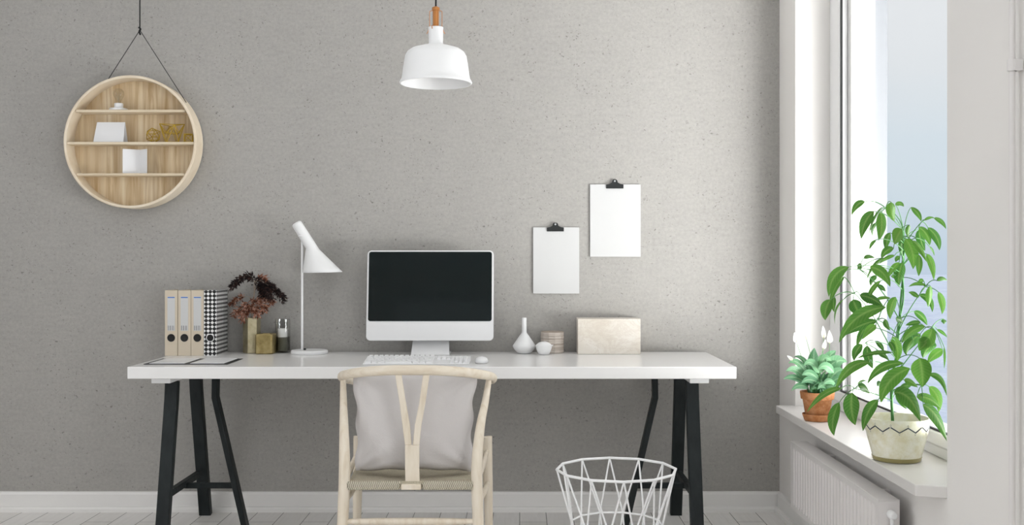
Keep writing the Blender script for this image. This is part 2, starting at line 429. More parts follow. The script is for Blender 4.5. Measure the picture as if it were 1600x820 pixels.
def window_front():
    w = thing('window_4', None, None, (-.2, YB - .1, .5), kind='structure')
    b = MB()
    for x0, x1, z0, z1 in ((-1.5, 1.1, .5, .58), (-1.5, 1.1, ZT-.08, ZT), (-1.5, -1.42, .58, ZT-.08), (1.02, 1.1, .58, ZT-.08), (-.24, -.16, .58, ZT-.08)):
        b.box(x0 + .001, x1 - .001, YB - .17, YB - .10, z0 + .001, z1 - .001)
    b.build('window_frame', M['upvc'], w, smooth=False)
    b = MB(); b.box(-1.42, 1.02, YB - .14, YB - .134, .58, ZT - .08); b.build('pane', M['pane'], w, smooth=False)
window_front()

def added_window_left():  # window added in the unseen left wall to go with its fill lamp
    w = thing('window_5', None, None, (XL - .08, sum(LW)/2, ZS), kind='structure')
    b = MB(); y0, y1 = LW
    for a in ((y0, y1, ZS, ZS+.08), (y0, y1, ZT-.08, ZT), (y0, y0+.08, ZS+.08, ZT-.08), (y1-.08, y1, ZS+.08, ZT-.08), (1.46, 1.54, ZS+.08, ZT-.08)):
        b.box(XL-.12, XL-.06, a[0]+.001, a[1]-.001, a[2]+.001, a[3]-.001)
    b.build('window_frame', M['upvc'], w, smooth=False)
    MB().box(XL-.095, XL-.089, y0+.08, y1-.08, ZS+.08, ZT-.08).build('pane', M['pane'], w, smooth=False)
added_window_left()

# land far below the window, blue haze painted into its colour
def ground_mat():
    m = mat('haze_tinted_land', (0.5, 0.56, 0.66), 0.95, spec=0.05); n = N(m); v = n.coord((1, 1, 1))
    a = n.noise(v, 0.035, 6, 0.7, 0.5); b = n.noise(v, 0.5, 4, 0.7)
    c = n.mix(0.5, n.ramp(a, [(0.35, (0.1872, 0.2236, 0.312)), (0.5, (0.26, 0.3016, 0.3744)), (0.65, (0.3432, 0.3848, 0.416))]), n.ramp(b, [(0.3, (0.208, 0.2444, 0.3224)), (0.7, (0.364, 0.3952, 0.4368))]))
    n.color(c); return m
M['ground'] = ground_mat()
struct(MB().box(8, 900, -300, 1500, -22, -21).build('ground', M['ground'], base=(300, 300, -21), smooth=False))

M['bounce_white'] = painted('white_bounce_paint', (0.86, 0.86, 0.85), 0.6)
struct(MB().box(1.53, 4.2, -3.2, 4.75, -.05, .12).build('bounce_slab', M['bounce_white'], base=(1.53, 0, .12), smooth=False))  # unseen slab added outside to bounce sky light up through the windows

# ------------------------------------------------------------------ desk top and trestles
DZ = 0.722
tb = MB().box(-1.526, .843, 4.03, 4.685, DZ - .047, DZ).build('tabletop', M['desk'], base=(-.34, 4.35, DZ - .047), bevel=.003)
tag(tb, 'long thick white tabletop resting on two black trestles against the grey wall', 'desk')

def trestle(xc, sg, label):
    t = thing('trestle', label, 'trestle', (xc, 4.35, 0), group='trestles under the white tabletop')
    def p(x, y, z): return (xc + x*sg, y, z)
    b = MB(); b.box(min(p(-.048,0,0)[0], p(.027,0,0)[0]), max(p(-.048,0,0)[0], p(.027,0,0)[0]), 4.08, 4.60, .652, .6745)
    o = b.build('top_beam', M['white'], t, bevel=.002); o['label'] = 'white painted beam under the tabletop'
    MB().polybar([p(.004, 4.175, .6515), p(.004, 4.165, .575), p(0, 4.055, .0)], .051, .034).build('leg', M['trestle'], t, bevel=.003)
    MB().polybar([p(.004, 4.475, .6515), p(.004, 4.485, .575), p(0, 4.630, .0)], .051, .034).build('leg', M['trestle'], t, bevel=.003)
    MB().polybar([p(.134, 4.33, .6745), p(.132, 4.33, .565), p(.262, 4.33, 0)], .023, .045).build('leg', M['trestle'], t, bevel=.002)
    MB().bar(p(.002, 4.11, .205), p(.002, 4.525, .205), .024, .026).build('crossbar', M['trestle'], t, bevel=.002)
    MB().bar(p(.004, 4.33, .196), p(.213, 4.33, .196), .022, .022, (0, 1, 0)).build('crossbar', M['trestle'], t, bevel=.002)
    MB().box(min(p(-.01,0,0)[0], p(.15,0,0)[0]), max(p(-.01,0,0)[0], p(.15,0,0)[0]), 4.31, 4.35, .645, .6515).build('brace', M['trestle'], t)
    return t
trestle(-1.402, 1, 'black three-legged trestle under the left end of the white tabletop')
trestle(.697, -1, 'black three-legged trestle under the right end of the tabletop, behind the wire basket')

# ------------------------------------------------------------------ wishbone chair
CX = -.355
def cord_mat():
    m = mat('woven_paper_cord', (0.60, 0.54, 0.43), 0.85, spec=0.1); n = N(m)
    tc = n.new('TexCoord'); sp = n.new('SeparateXYZ'); n.link(tc.outputs['Object'], sp.inputs[0])
    x, y = sp.outputs[0], sp.outputs[1]
    # envelope weave: cords run along x in the side wedges and along y in the front and rear wedges
    ax = n.math('ABSOLUTE', x); ay = n.math('ABSOLUTE', n.math('SUBTRACT', y, .205))
    sel = n.math('GREATER_THAN', n.math('SUBTRACT', ax, ay), -.01)
    c1 = n.math('SINE', n.math('MULTIPLY', x, 2*math.pi/.0042)); c2 = n.math('SINE', n.math('MULTIPLY', y, 2*math.pi/.0042))
    mx = n.new('Mix'); n.link(sel, mx.inputs[0]); n.link(c1, mx.inputs[2]); n.link(c2, mx.inputs[3])
    h = mx.outputs[0]
    no = n.noise(n.coord(), 220, 2)
    f = n.math('MULTIPLY_ADD', h, .3, n.math('MULTIPLY', no, .8))
    n.color(n.ramp(f, [(0.15, (0.33, 0.29, 0.21)), (0.5, (0.55, 0.50, 0.39)), (0.85, (0.66, 0.60, 0.48))])); n.bump(h, 0.5, 0.0015); return m
M['cord'] = cord_mat()
def wishbone():
    t = thing('wishbone_chair', 'pale wooden chair with curved top rail, Y-shaped splat and woven cord seat', 'chair', (CX, 3.38, 0))
    wd = M['chairwood']
    def p(x, y, z): return (CX + x, y, z)
    # rear legs: straight to the seat, then bending inward and forward to carry the arm
    for s in (-1, 1):
        MB().tube([p(s*.232, 3.36, 0), p(s*.226, 3.365, .15), p(s*.220, 3.37, .29), p(s*.2155, 3.375, .42), p(s*.217, 3.385, .50), p(s*.2255, 3.425, .59), p(s*.240, 3.50, .665), p(s*.2505, 3.555, .735)],
                  [.0150, .0165, .0185, .0190, .0180, .0150, .0120, .0098], 16, 36).build('rear_leg', wd, t, angle=60)
        MB().tube([p(s*.246, 3.80, 0), p(s*.242, 3.80, .16), p(s*.2385, 3.80, .33), p(s*.2365, 3.80, .475), p(s*.2365, 3.80, .487), p(s*.2365, 3.80, .489)],
                  [.0130, .0150, .0175, .0180, .0175, .0130], 16, 30).build('front_leg', wd, t, angle=60)
        # side seat rail and side stretcher
        MB().tube([p(s*.2155, 3.375, .412), p(s*.227, 3.59, .424), p(s*.2365, 3.80, .436)], [.0105, .0135, .0105], 12, 12, up=(0, 0, 1), flat=.7).build('side_rail', wd, t, angle=60)
        MB().tube([p(s*.219, 3.368, .345), p(s*.229, 3.58, .335), p(s*.2385, 3.80, .32)], [.0085, .0125, .0085], 12, 12).build('stretcher', wd, t, angle=60)
    MB().tube([p(-.218, 3.37, .288), p(0, 3.37, .288), p(.218, 3.37, .288)], [.0085, .0115, .0122, .0115, .0085], 12, 14).build('stretcher', wd, t, angle=60)
    MB().tube([p(-.24, 3.80, .155), p(0, 3.80, .155), p(.24, 3.80, .155)], [.0085, .012, .0085], 12, 14).build('stretcher', wd, t, angle=60)
    # bent top rail and arms
    rail = [p(-.246, 3.745, .700), p(-.263, 3.665, .716), p(-.2615, 3.575, .735), p(-.232, 3.485, .752), p(-.168, 3.420, .768), p(-.085, 3.388, .777), p(0, 3.380, .779),
            p(.085, 3.388, .777), p(.168, 3.420, .768), p(.232, 3.485, .752), p(.2615, 3.575, .735), p(.263, 3.665, .716), p(.246, 3.745, .700)]
    MB().tube(rail, [.0125, .0135, .0145, .0155, .0162, .0166, .0168, .0166, .0162, .0155, .0145, .0135, .0125], 16, 72, up=(0, 0, 1), flat=.82).build('top_rail', M['railwood'], t, angle=60)
    # Y splat
    b = MB()
    def plate(bb, rows, th=.010):     # rows of (x0, x1, y, z)
        rings = []
        for x0, x1, y, z in rows: rings.append([p(x0, y, z), p(x1, y, z), p(x1, y + th, z), p(x0, y + th, z)])
        bb.loft(rings)
    off = .0035
    plate(b, [(-.0205+off, .0265+off, 3.372, .395), (-.0215+off, .0245+off, 3.374, .46), (-.0225+off, .0245+off, 3.376, .52), (-.0225+off, .0245+off, 3.377, .535)])
    plate(b, [(-.0225+off, -.0010+off, 3.377, .535), (-.031+off, -.0065+off, 3.378, .60), (-.040+off, -.0195+off, 3.379, .67), (-.056+off, -.0355+off, 3.379, .772)])
    plate(b, [(.0030+off, .0245+off, 3.377, .535), (.0095+off, .031+off, 3.378, .60), (.0235+off, .0435+off, 3.379, .67), (.0375+off, .0585+off, 3.379, .772)])
    b.build('splat', wd, t, bevel=.002)
    # seat
    rows = []; ny, nx = 20, 22
    for i in range(ny + 1):
        v = i / ny; y = 3.366 + v * .445; hw = .2005 + v * .026
        if v > .93: hw -= .004
        row = []
        for j in range(nx + 1):
            u = j / nx * 2 - 1
            z = .420 + v * .012 - .022 * (1 - u*u) * math.sin(math.pi * min(1, v)) 
            row.append(p(u * hw, y, z))
        rows.append(row)
    b = MB(); top = rows
    bot = [[(q[0], q[1], q[2] - .026) for q in r] for r in rows]
    b.sheet(top); b.sheet([list(reversed(r)) for r in bot])
    bm = b.bm
    def ring(rr): return rr[0] + [r[-1] for r in rr[1:]] + list(reversed(rr[-1][:-1])) + [r[0] for r in reversed(rr[1:-1])]
    b.loft([ring(top), ring(bot)], False)
    bmesh.ops.remove_doubles(bm, verts=bm.verts, dist=.0003)
    b.build('seat', M['cord'], t, bevel=.009, bseg=3)
    o = MB().box(CX - .0325 + off, CX + .0325 + off, 3.352, 3.372, .394, .4115).build('seat_rail_block', wd, t, bevel=.003)
    for k, (x0, x1) in enumerate(((-.204, -.033), (.040, .204))):
        MB().box(CX + x0, CX + x1, 3.354, 3.376, .393, .4205).build('cord_wrap', M['wrap'], t, bevel=.006)
    return t
def wrap_mat():
    m = mat('cord_wrapped_rail', (0.60, 0.55, 0.45), 0.85, spec=0.1); n = N(m)
    tc = n.new('TexCoord'); sp = n.new('SeparateXYZ'); n.link(tc.outputs['Object'], sp.inputs[0])
    a = n.math('ABSOLUTE', n.math('SUBTRACT', sp.outputs[2], .407))
    u = n.math('ADD', sp.outputs[0], n.math('MULTIPLY', a, .5))
    h = n.math('SINE', n.math('MULTIPLY', u, 2*math.pi/.0062))
    n.color(n.ramp(n.math('MULTIPLY_ADD', h, .5, .5), [(0.0, (0.25, 0.22, 0.16)), (0.45, (0.56, 0.51, 0.41)), (1, (0.70, 0.65, 0.54))])); n.bump(h, 0.6, 0.002); return m
M['wrap'] = wrap_mat()
wishbone()

# cushion leaning on the chair back
def fabric():
    m = mat('grey_cotton', (0.56, 0.54, 0.54), 0.9, spec=0.1); n = N(m); v = n.coord()
    a = n.noise(v, 500, 2); w = n.noise(v, 9, 3, .5, .5)
    n.color(n.mix(n.math('MULTIPLY', a, .3), (0.64, 0.61, 0.60), (0.54, 0.515, 0.505)))
    n.bump(n.math('MULTIPLY_ADD', w, 6.0, a), 0.25, 0.004); return m
M['cushion'] = fabric()
def cushion():
    n = 40; hw, hh = .2055, .166; c = Vector((CX + .000, 3.497, .5935)); tilt = R(-4)
    fr, bk = [], []
    rnd = random.Random(3)
    for i in range(n + 1):
        v = i / n * 2 - 1; r1, r2 = [], []
        for j in range(n + 1):
            u = j / n * 2 - 1
            # square-ish outline drawn in between the corners
            x = u * hw * (1 + .035 * v) * (1 - .050 * (1 - v*v)) ; z = v * hh * (1 - .035 * (1 - u*u))
            edge = max(abs(u), abs(v))
            d = (max(0, (1 - u**4)) * max(0, (1 - v**4))) ** .5
            th = .052 * d * (1 + .10 * math.sin(u*5 + 1) * math.cos(v*3))
            # folds running in from the corners
            for cu, cv in ((-1, -1), (1, -1), (-1, 1), (1, 1)):
                dd = math.hypot(u - cu, v - cv); ang = math.atan2(v - cv, u - cu)
                th += .0045 * math.exp(-dd*dd*1.6) * math.sin(ang * 11) * min(1, (1-edge)*6)
            th += .004 * math.exp(-((u*1.0 - .12 + v*.35) ** 2) * 60) * d * (1 if v > -.2 else .3) * -1
            x += .0040 * math.sin(v * 9 + u) * abs(u)**4; z += .002 * math.sin(u * 11) * abs(v)**4
            r1.append(Vector((x, -th, z))); r2.append(Vector((x, th, z)))
        fr.append(r1); bk.append(r2)
    b = MB(); b.sheet(fr); b.sheet([list(reversed(r)) for r in bk])
    bmesh.ops.remove_doubles(b.bm, verts=b.bm.verts, dist=.0004)
    b.xform(Matrix.Translation(c) @ Matrix.Rotation(tilt, 4, 'X'))
    o = b.build('cushion', M['cushion'], base=(c.x, c.y, c.z - hh), angle=70)
    tag(o, 'square light grey cushion propped against the back of the wooden chair', 'cushion')
cushion()

# ------------------------------------------------------------------ wire basket
def basket():
    c = Vector(((963 - 812) * 3.3 / F, 3.3, 0)); t = thing('wire_basket', 'white wire waste basket with zigzag sides, standing right of the chair', 'basket', c)
    K = 12; a0 = R(90 + 1.5)
    def ringpts(r, z, ph): return [c + Vector((r*math.cos(a0 + 2*math.pi*(k+ph)/K), r*math.sin(a0 + 2*math.pi*(k+ph)/K), z)) for k in range(K)]
    top = ringpts(.190, .472, 0); mid = ringpts(.146, .30, .5); low = ringpts(.125, .012, 0)
    def poly(pts, r, name):
        b = MB()
        for k in range(K): b.tube([pts[k], pts[(k+1) % K]], r, 10)
        for q in pts: bmesh.ops.create_icosphere(b.bm, subdivisions=2, radius=r*1.02, matrix=Matrix.Translation(q))
        return b.build(name, M['white'], t, angle=60)
    poly(top, .0042, 'rim'); poly(mid, .0032, 'ring'); poly(low, .0032, 'ring')
    for k in range(K):
        b = MB(); b.tube([mid[k-1], top[k]], .0029, 8); b.tube([top[k], mid[k]], .0029, 8); b.build('wire', M['white'], t, angle=60)
        b = MB(); b.tube([mid[k-1], low[k]], .0029, 8); b.tube([low[k], mid[k]], .0029, 8); b.build('wire', M['white'], t, angle=60)
    b = MB()
    for k in range(K // 2): b.tube([low[k], low[k + K//2]], .0025, 8)
    b.build('base_wires', M['white'], t, angle=60)
basket()

# ------------------------------------------------------------------ pendant lamp
def pendant():
    Y = 3.3; c = W(681, 130, Y); k = Y / F / 5.125
    t = thing('pendant_lamp', 'white bell-shaped pendant lamp with a copper socket hanging on a black cord', 'pendant lamp', (c.x, Y, W(681, 130, Y).z))
    def z(py): return (668 - py) * k
    prof = [(60,222),(59,228),(57,345),(60,354),(72,364),(130,377),(195,397),(228,420),(246,452),(254,500),(263,560),(268,600),(274,632),(286,652),(291,664),(288,673),(279,674)]
    P = [(r*k, z(y)) for r, y in prof]
    inner = [(r*k, z(y)) for r, y in [(276,664),(266,636),(258,600),(244,500),(236,455),(219,428),(190,406),(130,388),(60,376),(0,374)]]
    MB().lathe([(0, z(222) - .001)] + P + inner, c, 64, False).build('lamp_shade', M['lampwhite'], t, angle=50)
    MB().lathe([(0, z(56)), (18*k, z(56)), (20*k, z(60)), (31*k, z(64)), (31*k, z(84)), (25*k, z(88)), (24*k, z(215)), (30*k, z(218)), (0, z(219))], c, 24, False).build('socket', M['copperwood'], t)
    for s in (-1, 1):
        MB().tube([c + Vector((s*28*k, 0, z(88))), c + Vector((s*46*k, 0, z(92))), c + Vector((s*50*k, 0, z(110))), c + Vector((s*50*k, 0, z(225))), c + Vector((s*58*k, 0, z(240))), c + Vector((s*66*k, 0, z(262))), c + Vector((s*74*k, 0, z(272)))], 2.6*k, 8, 24).build('bail_wire', M['copper'], t)
    MB().tube([c + Vector((-26*k, -20*k, z(210))), c + Vector((-26*k, -62*k, z(222))), c + Vector((-24*k, -64*k, z(245)))], 3.4*k, 8, 12).build('clip', M['copper'], t)
    MB().tube([c + Vector((0, 0, z(57))), (c.x + .003, Y, 2.3), (c.x, Y, ZC - .03)], .0028, 8, 12).build('cord', M['blackcord'], t)
    MB().lathe([(0, 0), (.045, 0), (.045, .012), (.02, .03), (0, .03)], (c.x, Y, ZC - .03), 32, False).build('ceiling_rose', M['lampwhite'], t)
    MB().lathe([(0, z(560)), (.018, z(555)), (.028, z(520)), (.028, z(490)), (.018, z(440)), (.013, z(400)), (0, z(376))], c, 24, False).build('bulb', M['white'], t)
pendant()

# ------------------------------------------------------------------ round wall shelf
def round_shelf():
    Yf, Yb = 4.595, 4.692; Rr = .295; cx, cz = -1.728, 1.661
    t = thing('round_wall_shelf', 'round pale wooden wall shelf with three boards, hung on a black rope', 'wall shelf', (cx, Yb, cz - Rr))
    S = 96; rings = []
    th = .012
    for k in range(S):
        a = 2*math.pi*k/S; d = Vector((math.cos(a), 0, math.sin(a))); o = Vector((cx, 0, cz))
        rings.append([o + d*Rr + Vector((0, Yf + .003, 0)), o + d*(Rr-.003) + Vector((0, Yf, 0)), o + d*(Rr-th+.002) + Vector((0, Yf, 0)), o + d*(Rr-th) + Vector((0, Yf+.002, 0)), o + d*(Rr-th) + Vector((0, Yb, 0)), o + d*Rr + Vector((0, Yb, 0))])
    b = MB(); b.loft(rings, False, True); b.build('rim', M['oakrim'], t, angle=40)
    ri = Rr - th
    b = MB(); b.loft([[Vector((cx + (ri-.0002)*math.cos(2*math.pi*k/S), y, cz + (ri-.0002)*math.sin(2*math.pi*k/S))) for k in range(S)] for y in (Yb - .008, Yb - .0005)])
    b.build('back_panel', M['oak'], t)
    for zc in (1.7985, 1.6555, 1.5165):
        h = math.sqrt(ri*ri - max(abs(zc + .006 - cz), abs(zc - .006 - cz))**2) - .0005
        MB().box(cx - h, cx + h, Yf + .008, Yb - .0085, zc - .0055, zc + .0055).build('shelf_board', M['oakshelf'], t, bevel=.001)
    knot = W(218.5, 47, 4.645)
    b = MB()
    for px, py in ((163.8, 127), (293, 159)):
        q = W(px, py, 4.645); d = Vector((q.x - cx, 0, q.z - cz)).normalized(); e = Vector((cx, 4.645, cz)) + d * (Rr + .001)
        b.tube([knot, e], .0016, 8)
    b.tube([knot + Vector((0, 0, -.008)), Vector((knot.x, 4.645, ZC - .001))], .0030, 8)
    b.tube([knot + Vector((-.004, -.002, .012)), knot + Vector((.004, -.003, .004)), knot + Vector((-.003, .002, -.006)), knot + Vector((.002, 0, -.02))], .0042, 8, 12)
    b.build('rope', M['blackcord'], t)
    return cx, cz
round_shelf()
SH = {1: 1.7985 + .0056, 2: 1.6555 + .0056, 3: 1.5165 + .0056}
def clear_glass(name='clear_glass', tint=(1, 1, 1), ior=1.15, dens=0.0):
    m = bpy.data.materials.new(name); m.use_nodes = True; t = m.node_tree; t.nodes.clear()
    o = t.nodes.new('ShaderNodeOutputMaterial'); mx = t.nodes.new('ShaderNodeMixShader')
    tr = t.nodes.new('ShaderNodeBsdfTransparent'); gl = t.nodes.new('ShaderNodeBsdfGlossy'); gl.inputs['Roughness'].default_value = 0.05
    lw = t.nodes.new('ShaderNodeLayerWeight'); lw.inputs[0].default_value = ior - 1
    tr.inputs[0].default_value = (*tint, 1)
    t.links.new(lw.outputs['Facing'], mx.inputs[0]); t.links.new(tr.outputs[0], mx.inputs[1]); t.links.new(gl.outputs[0], mx.inputs[2]); t.links.new(mx.outputs[0], o.inputs[0])
    return m
M['bulbglass'] = clear_glass('bulb_glass', (.93, .92, .88), 1.22)
M['filament'] = mat('filament_wire', (.45, .38, .28), .4, .6)
def bulb_lamp():
    Y = 4.646; c = W(140 + 233/5.124, 0, Y); c.z = SH[1]
    t = thing('bulb_lamp', 'small white lamp with a bare clear bulb on the top board of the round shelf', 'lamp', c)
    MB().lathe([(0, 0), (.038, 0), (.040, .002), (.040, .009), (.037, .011), (0, .0112)], c, 40, False).build('base', M['white'], t)
    MB().lathe([(0, .0112), (.0185, .0112), (.0190, .013), (.0190, .0325), (.0175, .034), (0, .034)], c, 32, False).build('socket', M['white'], t)
    MB().lathe([(.009, .034), (.010, .044), (.016, .056), (.0225, .069), (.0235, .078), (.021, .089), (.014, .097), (.006, .1003), (0, .101)], c, 32, False).build('bulb', M['bulbglass'], t)
    b = MB()
    for k in range(5):
        a = k * 2*math.pi/5; b.tube([c + Vector((.003*math.cos(a), .003*math.sin(a), .036)), c + Vector((.011*math.cos(a), .011*math.sin(a), .085)), c + Vector((.011*math.cos(a+.9), .011*math.sin(a+.9), .058))], .0005, 5)
    b.tube([c + Vector((0, 0, .034)), c + Vector((0, 0, .085))], .002, 8)
    b.build('filament', M['filament'], t)
bulb_lamp()
# white tent card
def tent_card():
    Y = 4.625; s = 4.625 / F / 5.124; k = 140
    x0 = (k + 42/5.124 - PX0)*Y/F; x1 = (k + 272/5.124 - PX0)*Y/F; z0 = SH[2]; z1 = z0 + .091
    b = MB(); th = .0012
    for ya, yb in ((4.615, 4.640), (4.668, 4.644)):
        ring0 = [(x0 - .003, ya, z0), (x1 + .003, ya, z0), (x1, yb, z1), (x0 + .004, yb, z1)]
        b.loft([[(x, y - th/2, z) for x, y, z in ring0], [(x, y + th/2, z) for x, y, z in ring0]])
    b.loft([[(x0 + .004, 4.6394, z1), (x1, 4.6394, z1), (x1, 4.6446, z1), (x0 + .004, 4.6446, z1)], [(x0+.004, 4.6394, z1 + .001), (x1, 4.6394, z1 + .001), (x1, 4.6446, z1 + .001), (x0+.004, 4.6446, z1 + .001)]])
    o = b.build('tent_card', M['card'], base=((x0+x1)/2, 4.64, z0), smooth=False)
    tag(o, 'blank white tent card standing on the middle board of the round shelf', 'card')
tent_card()
def folded_card():
    Y = 4.63; x0, xm, x1 = [(140 + a/5.124 - PX0)*Y/F for a in (277, 388, 469)]; z0 = SH[3]; z1 = z0 + .109
    ring = [(x0, 4.612), (xm, 4.650), (x1, 4.614), (x1 + .0006, 4.6155), (xm, 4.6515), (x0 - .0006, 4.6135)]
    o = MB().prism(ring, 'z', z0, z1).build('folded_card', M['card'], base=(xm, 4.64, z0), smooth=False)
    tag(o, 'blank white folded card standing open on the lowest board of the round shelf', 'card')
folded_card()
M['gold'] = mat('gold_wire', (.50, .33, .035), .28, .5)
def wire_solid(name, label, verts, edges, r, base):
    b = MB()
    for i, j in edges: b.tube([verts[i], verts[j]], r, 8)
    for v in verts: bmesh.ops.create_icosphere(b.bm, subdivisions=1, radius=r*1.1, matrix=Matrix.Translation(v))
    o = b.build(name, M['gold'], base=base, angle=60); tag(o, label, 'ornament', 'gold wire ornaments on the round shelf')
def gold():
    # icosahedron
    c = W(140 + 510/5.124, 0, 4.64); rr = .0345
    bm = bmesh.new(); bmesh.ops.create_icosphere(bm, subdivisions=1, radius=rr)
    rot = Matrix.Rotation(R(25), 3, 'X') @ Matrix.Rotation(R(15), 3, 'Z')
    vs = [rot @ v.co for v in bm.verts]; zmin = min(v.z for v in vs); c.z = SH[2] - zmin + .0018
    es = [(e.verts[0].index, e.verts[1].index) for e in bm.edges]; bm.free()
    wire_solid('wire_ornament', 'small round gold wire ornament, leftmost of three on the round shelf', [c + v for v in vs], es, .0016, (c.x, c.y, SH[2]))
    # tall open crown of triangles
    c = W(140 + 660/5.124, 0, 4.64); c.z = SH[2] + .002; vs = []
    for k in range(4): a = R(90*k + 20); vs.append(c + Vector((.056*math.cos(a), .030*math.sin(a), .082 - .006*(k % 2))))
    for k in range(4): a = R(90*k + 65); vs.append(c + Vector((.036*math.cos(a), .026*math.sin(a), .0)))
    for k in range(4): a = R(90*k + 65); vs.append(c + Vector((.040*math.cos(a), .027*math.sin(a), .040)))
    es = [(k, (k+1) % 4) for k in range(4)] + [(4+k, 4+(k+1) % 4) for k in range(4)] + [(k, 4+k) for k in range(4)] + [((k+1) % 4, 4+k) for k in range(4)] + [(8+k, 8+(k+1) % 4) for k in range(4)] + [(k, 8+k) for k in range(4)] + [((k+1) % 4, 8+k) for k in range(4)]
    wire_solid('wire_ornament', 'largest gold wire ornament, between the two smaller ones on the round shelf', vs, es, .0018, (c.x, c.y, SH[2]))
    c = W(140 + 793/5.124, 0, 4.635); s = .0175; rot = Matrix.Rotation(R(12), 3, 'Z'); vs = []
    for dz in (0, 1):
        for dx, dy in ((-1,-1),(1,-1),(1,1),(-1,1)):
            v = rot @ Vector((dx*s, dy*s, 0)); vs.append(Vector((c.x, c.y, SH[2] + .002 + dz*2*s)) + v)
    es = [(0,1),(1,2),(2,3),(3,0),(4,5),(5,6),(6,7),(7,4),(0,4),(1,5),(2,6),(3,7),(0,5),(1,4),(1,6),(3,4),(2,7),(4,6)]
    wire_solid('wire_ornament', 'small gold wire cube at the right end of the middle shelf board', vs, es, .0017, (c.x, c.y, SH[2]))
gold()

# ------------------------------------------------------------------ clipped sheets on the wall
def clipped_sheet(px0, px1, py0, py1, cpx0, cpx1, cpy0, cpy1, label):
    Y = WY - .008; a = W(px0, py1, Y); b_ = W(px1, py0, Y)
    t = thing('clipped_sheet', label, 'blank poster', ((a.x+b_.x)/2, WY, a.z), group='blank clipped sheets on the wall')
    MB().box(a.x, b_.x, WY - .009, WY - .0008, a.z, b_.z).build('sheet', M['paper'], t, bevel=.0006)
    k = Y / F; c0 = W(cpx0, cpy1, Y); c1 = W(cpx1, cpy0, Y); w = c1.x - c0.x; cx = (c0.x+c1.x)/2; h = c1.z - c0.z
    hz = c0.z
    poly = [(cx-w/2, hz), (cx+w/2, hz), (cx+w/2, hz+h*.44), (cx+w*.32, hz+h*.50), (cx+w*.17, hz+h*.66), (cx+w*.14, hz+h*.90), (cx+w*.09, hz+h),
            (cx-w*.09, hz+h), (cx-w*.14, hz+h*.90), (cx-w*.17, hz+h*.66), (cx-w*.32, hz+h*.50), (cx-w/2, hz+h*.44)]
    cl = MB().prism(poly, 'y', WY - .0145, WY - .0095).build('clip', M['black'], t, bevel=.001); cl['label'] = 'black bulldog clip'
    o = MB().loft([[(cx + .0042*math.cos(2*math.pi*q/20), y, hz + h*.82 + .0042*math.sin(2*math.pi*q/20)) for q in range(20)] for y in (WY - .0155, WY - .0148)]).build('nail_head', M['nail'], cl)
M['nail'] = mat('nail_steel', (.6, .6, .6), .35, .8)
clipped_sheet(833, 905, 355, 458.5, 854.5, 881, 348, 361.5, 'smaller blank white sheet in a black clip, the lower left one on the wall')
clipped_sheet(922, 1001, 288, 401, 947, 974, 280.5, 294.5, 'larger blank white sheet in a black clip, the upper right one on the wall')

# ------------------------------------------------------------------ binders
M['binder'] = painted('cream_board', (.66, .575, .455), .6, .2, .03)
M['binderdark'] = mat('shadow_gap_board', (.45, .38, .29), .7)
M['hole'] = mat('black_hole', (.006, .006, .006), .6)
M['blue'] = mat('blue_print', (.07, .19, .55), .7)
def barcode():
    m = mat('barcode_print', (.8, .8, .8), .7); n = N(m); tc = n.new('TexCoord'); sp = n.new('SeparateXYZ'); n.link(tc.outputs['Object'], sp.inputs[0])
    v = n.new('TexNoise'); v.noise_dimensions = '1D'; v.inputs['Scale'].default_value = 520; v.inputs['Detail'].default_value = 0; n.link(sp.outputs[0], v.inputs['W'])
    n.color(n.ramp(v.outputs['Fac'], [(0.47, (.10, .10, .10)), (0.53, (.80, .80, .80))])); return m
M['barcode'] = barcode()
def diamonds():
    m = mat('black_diamond_print', (.8, .8, .8), .5); n = N(m); tc = n.new('TexCoord'); sp = n.new('SeparateXYZ'); n.link(tc.outputs['Object'], sp.inputs[0])
    d = .0178; u = n.math('ADD', sp.outputs[0], n.math('MULTIPLY', sp.outputs[1], 1.0)); u = n.math('DIVIDE', u, d); v = n.math('DIVIDE', n.math('SUBTRACT', sp.outputs[2], .0098), d)
    fu = n.math('ABSOLUTE', n.math('SUBTRACT', u, n.math('ROUND', u))); fv = n.math('ABSOLUTE', n.math('SUBTRACT', v, n.math('ROUND', v)))
    s = n.math('ADD', fu, fv)
    bars = n.ramp(s, [(0.55, (.012, .012, .012)), (0.565, (.84, .84, .83))]); n.color(bars); return m
M['diamond'] = diamonds()
BW, BD, BH = .0545, .170, .283
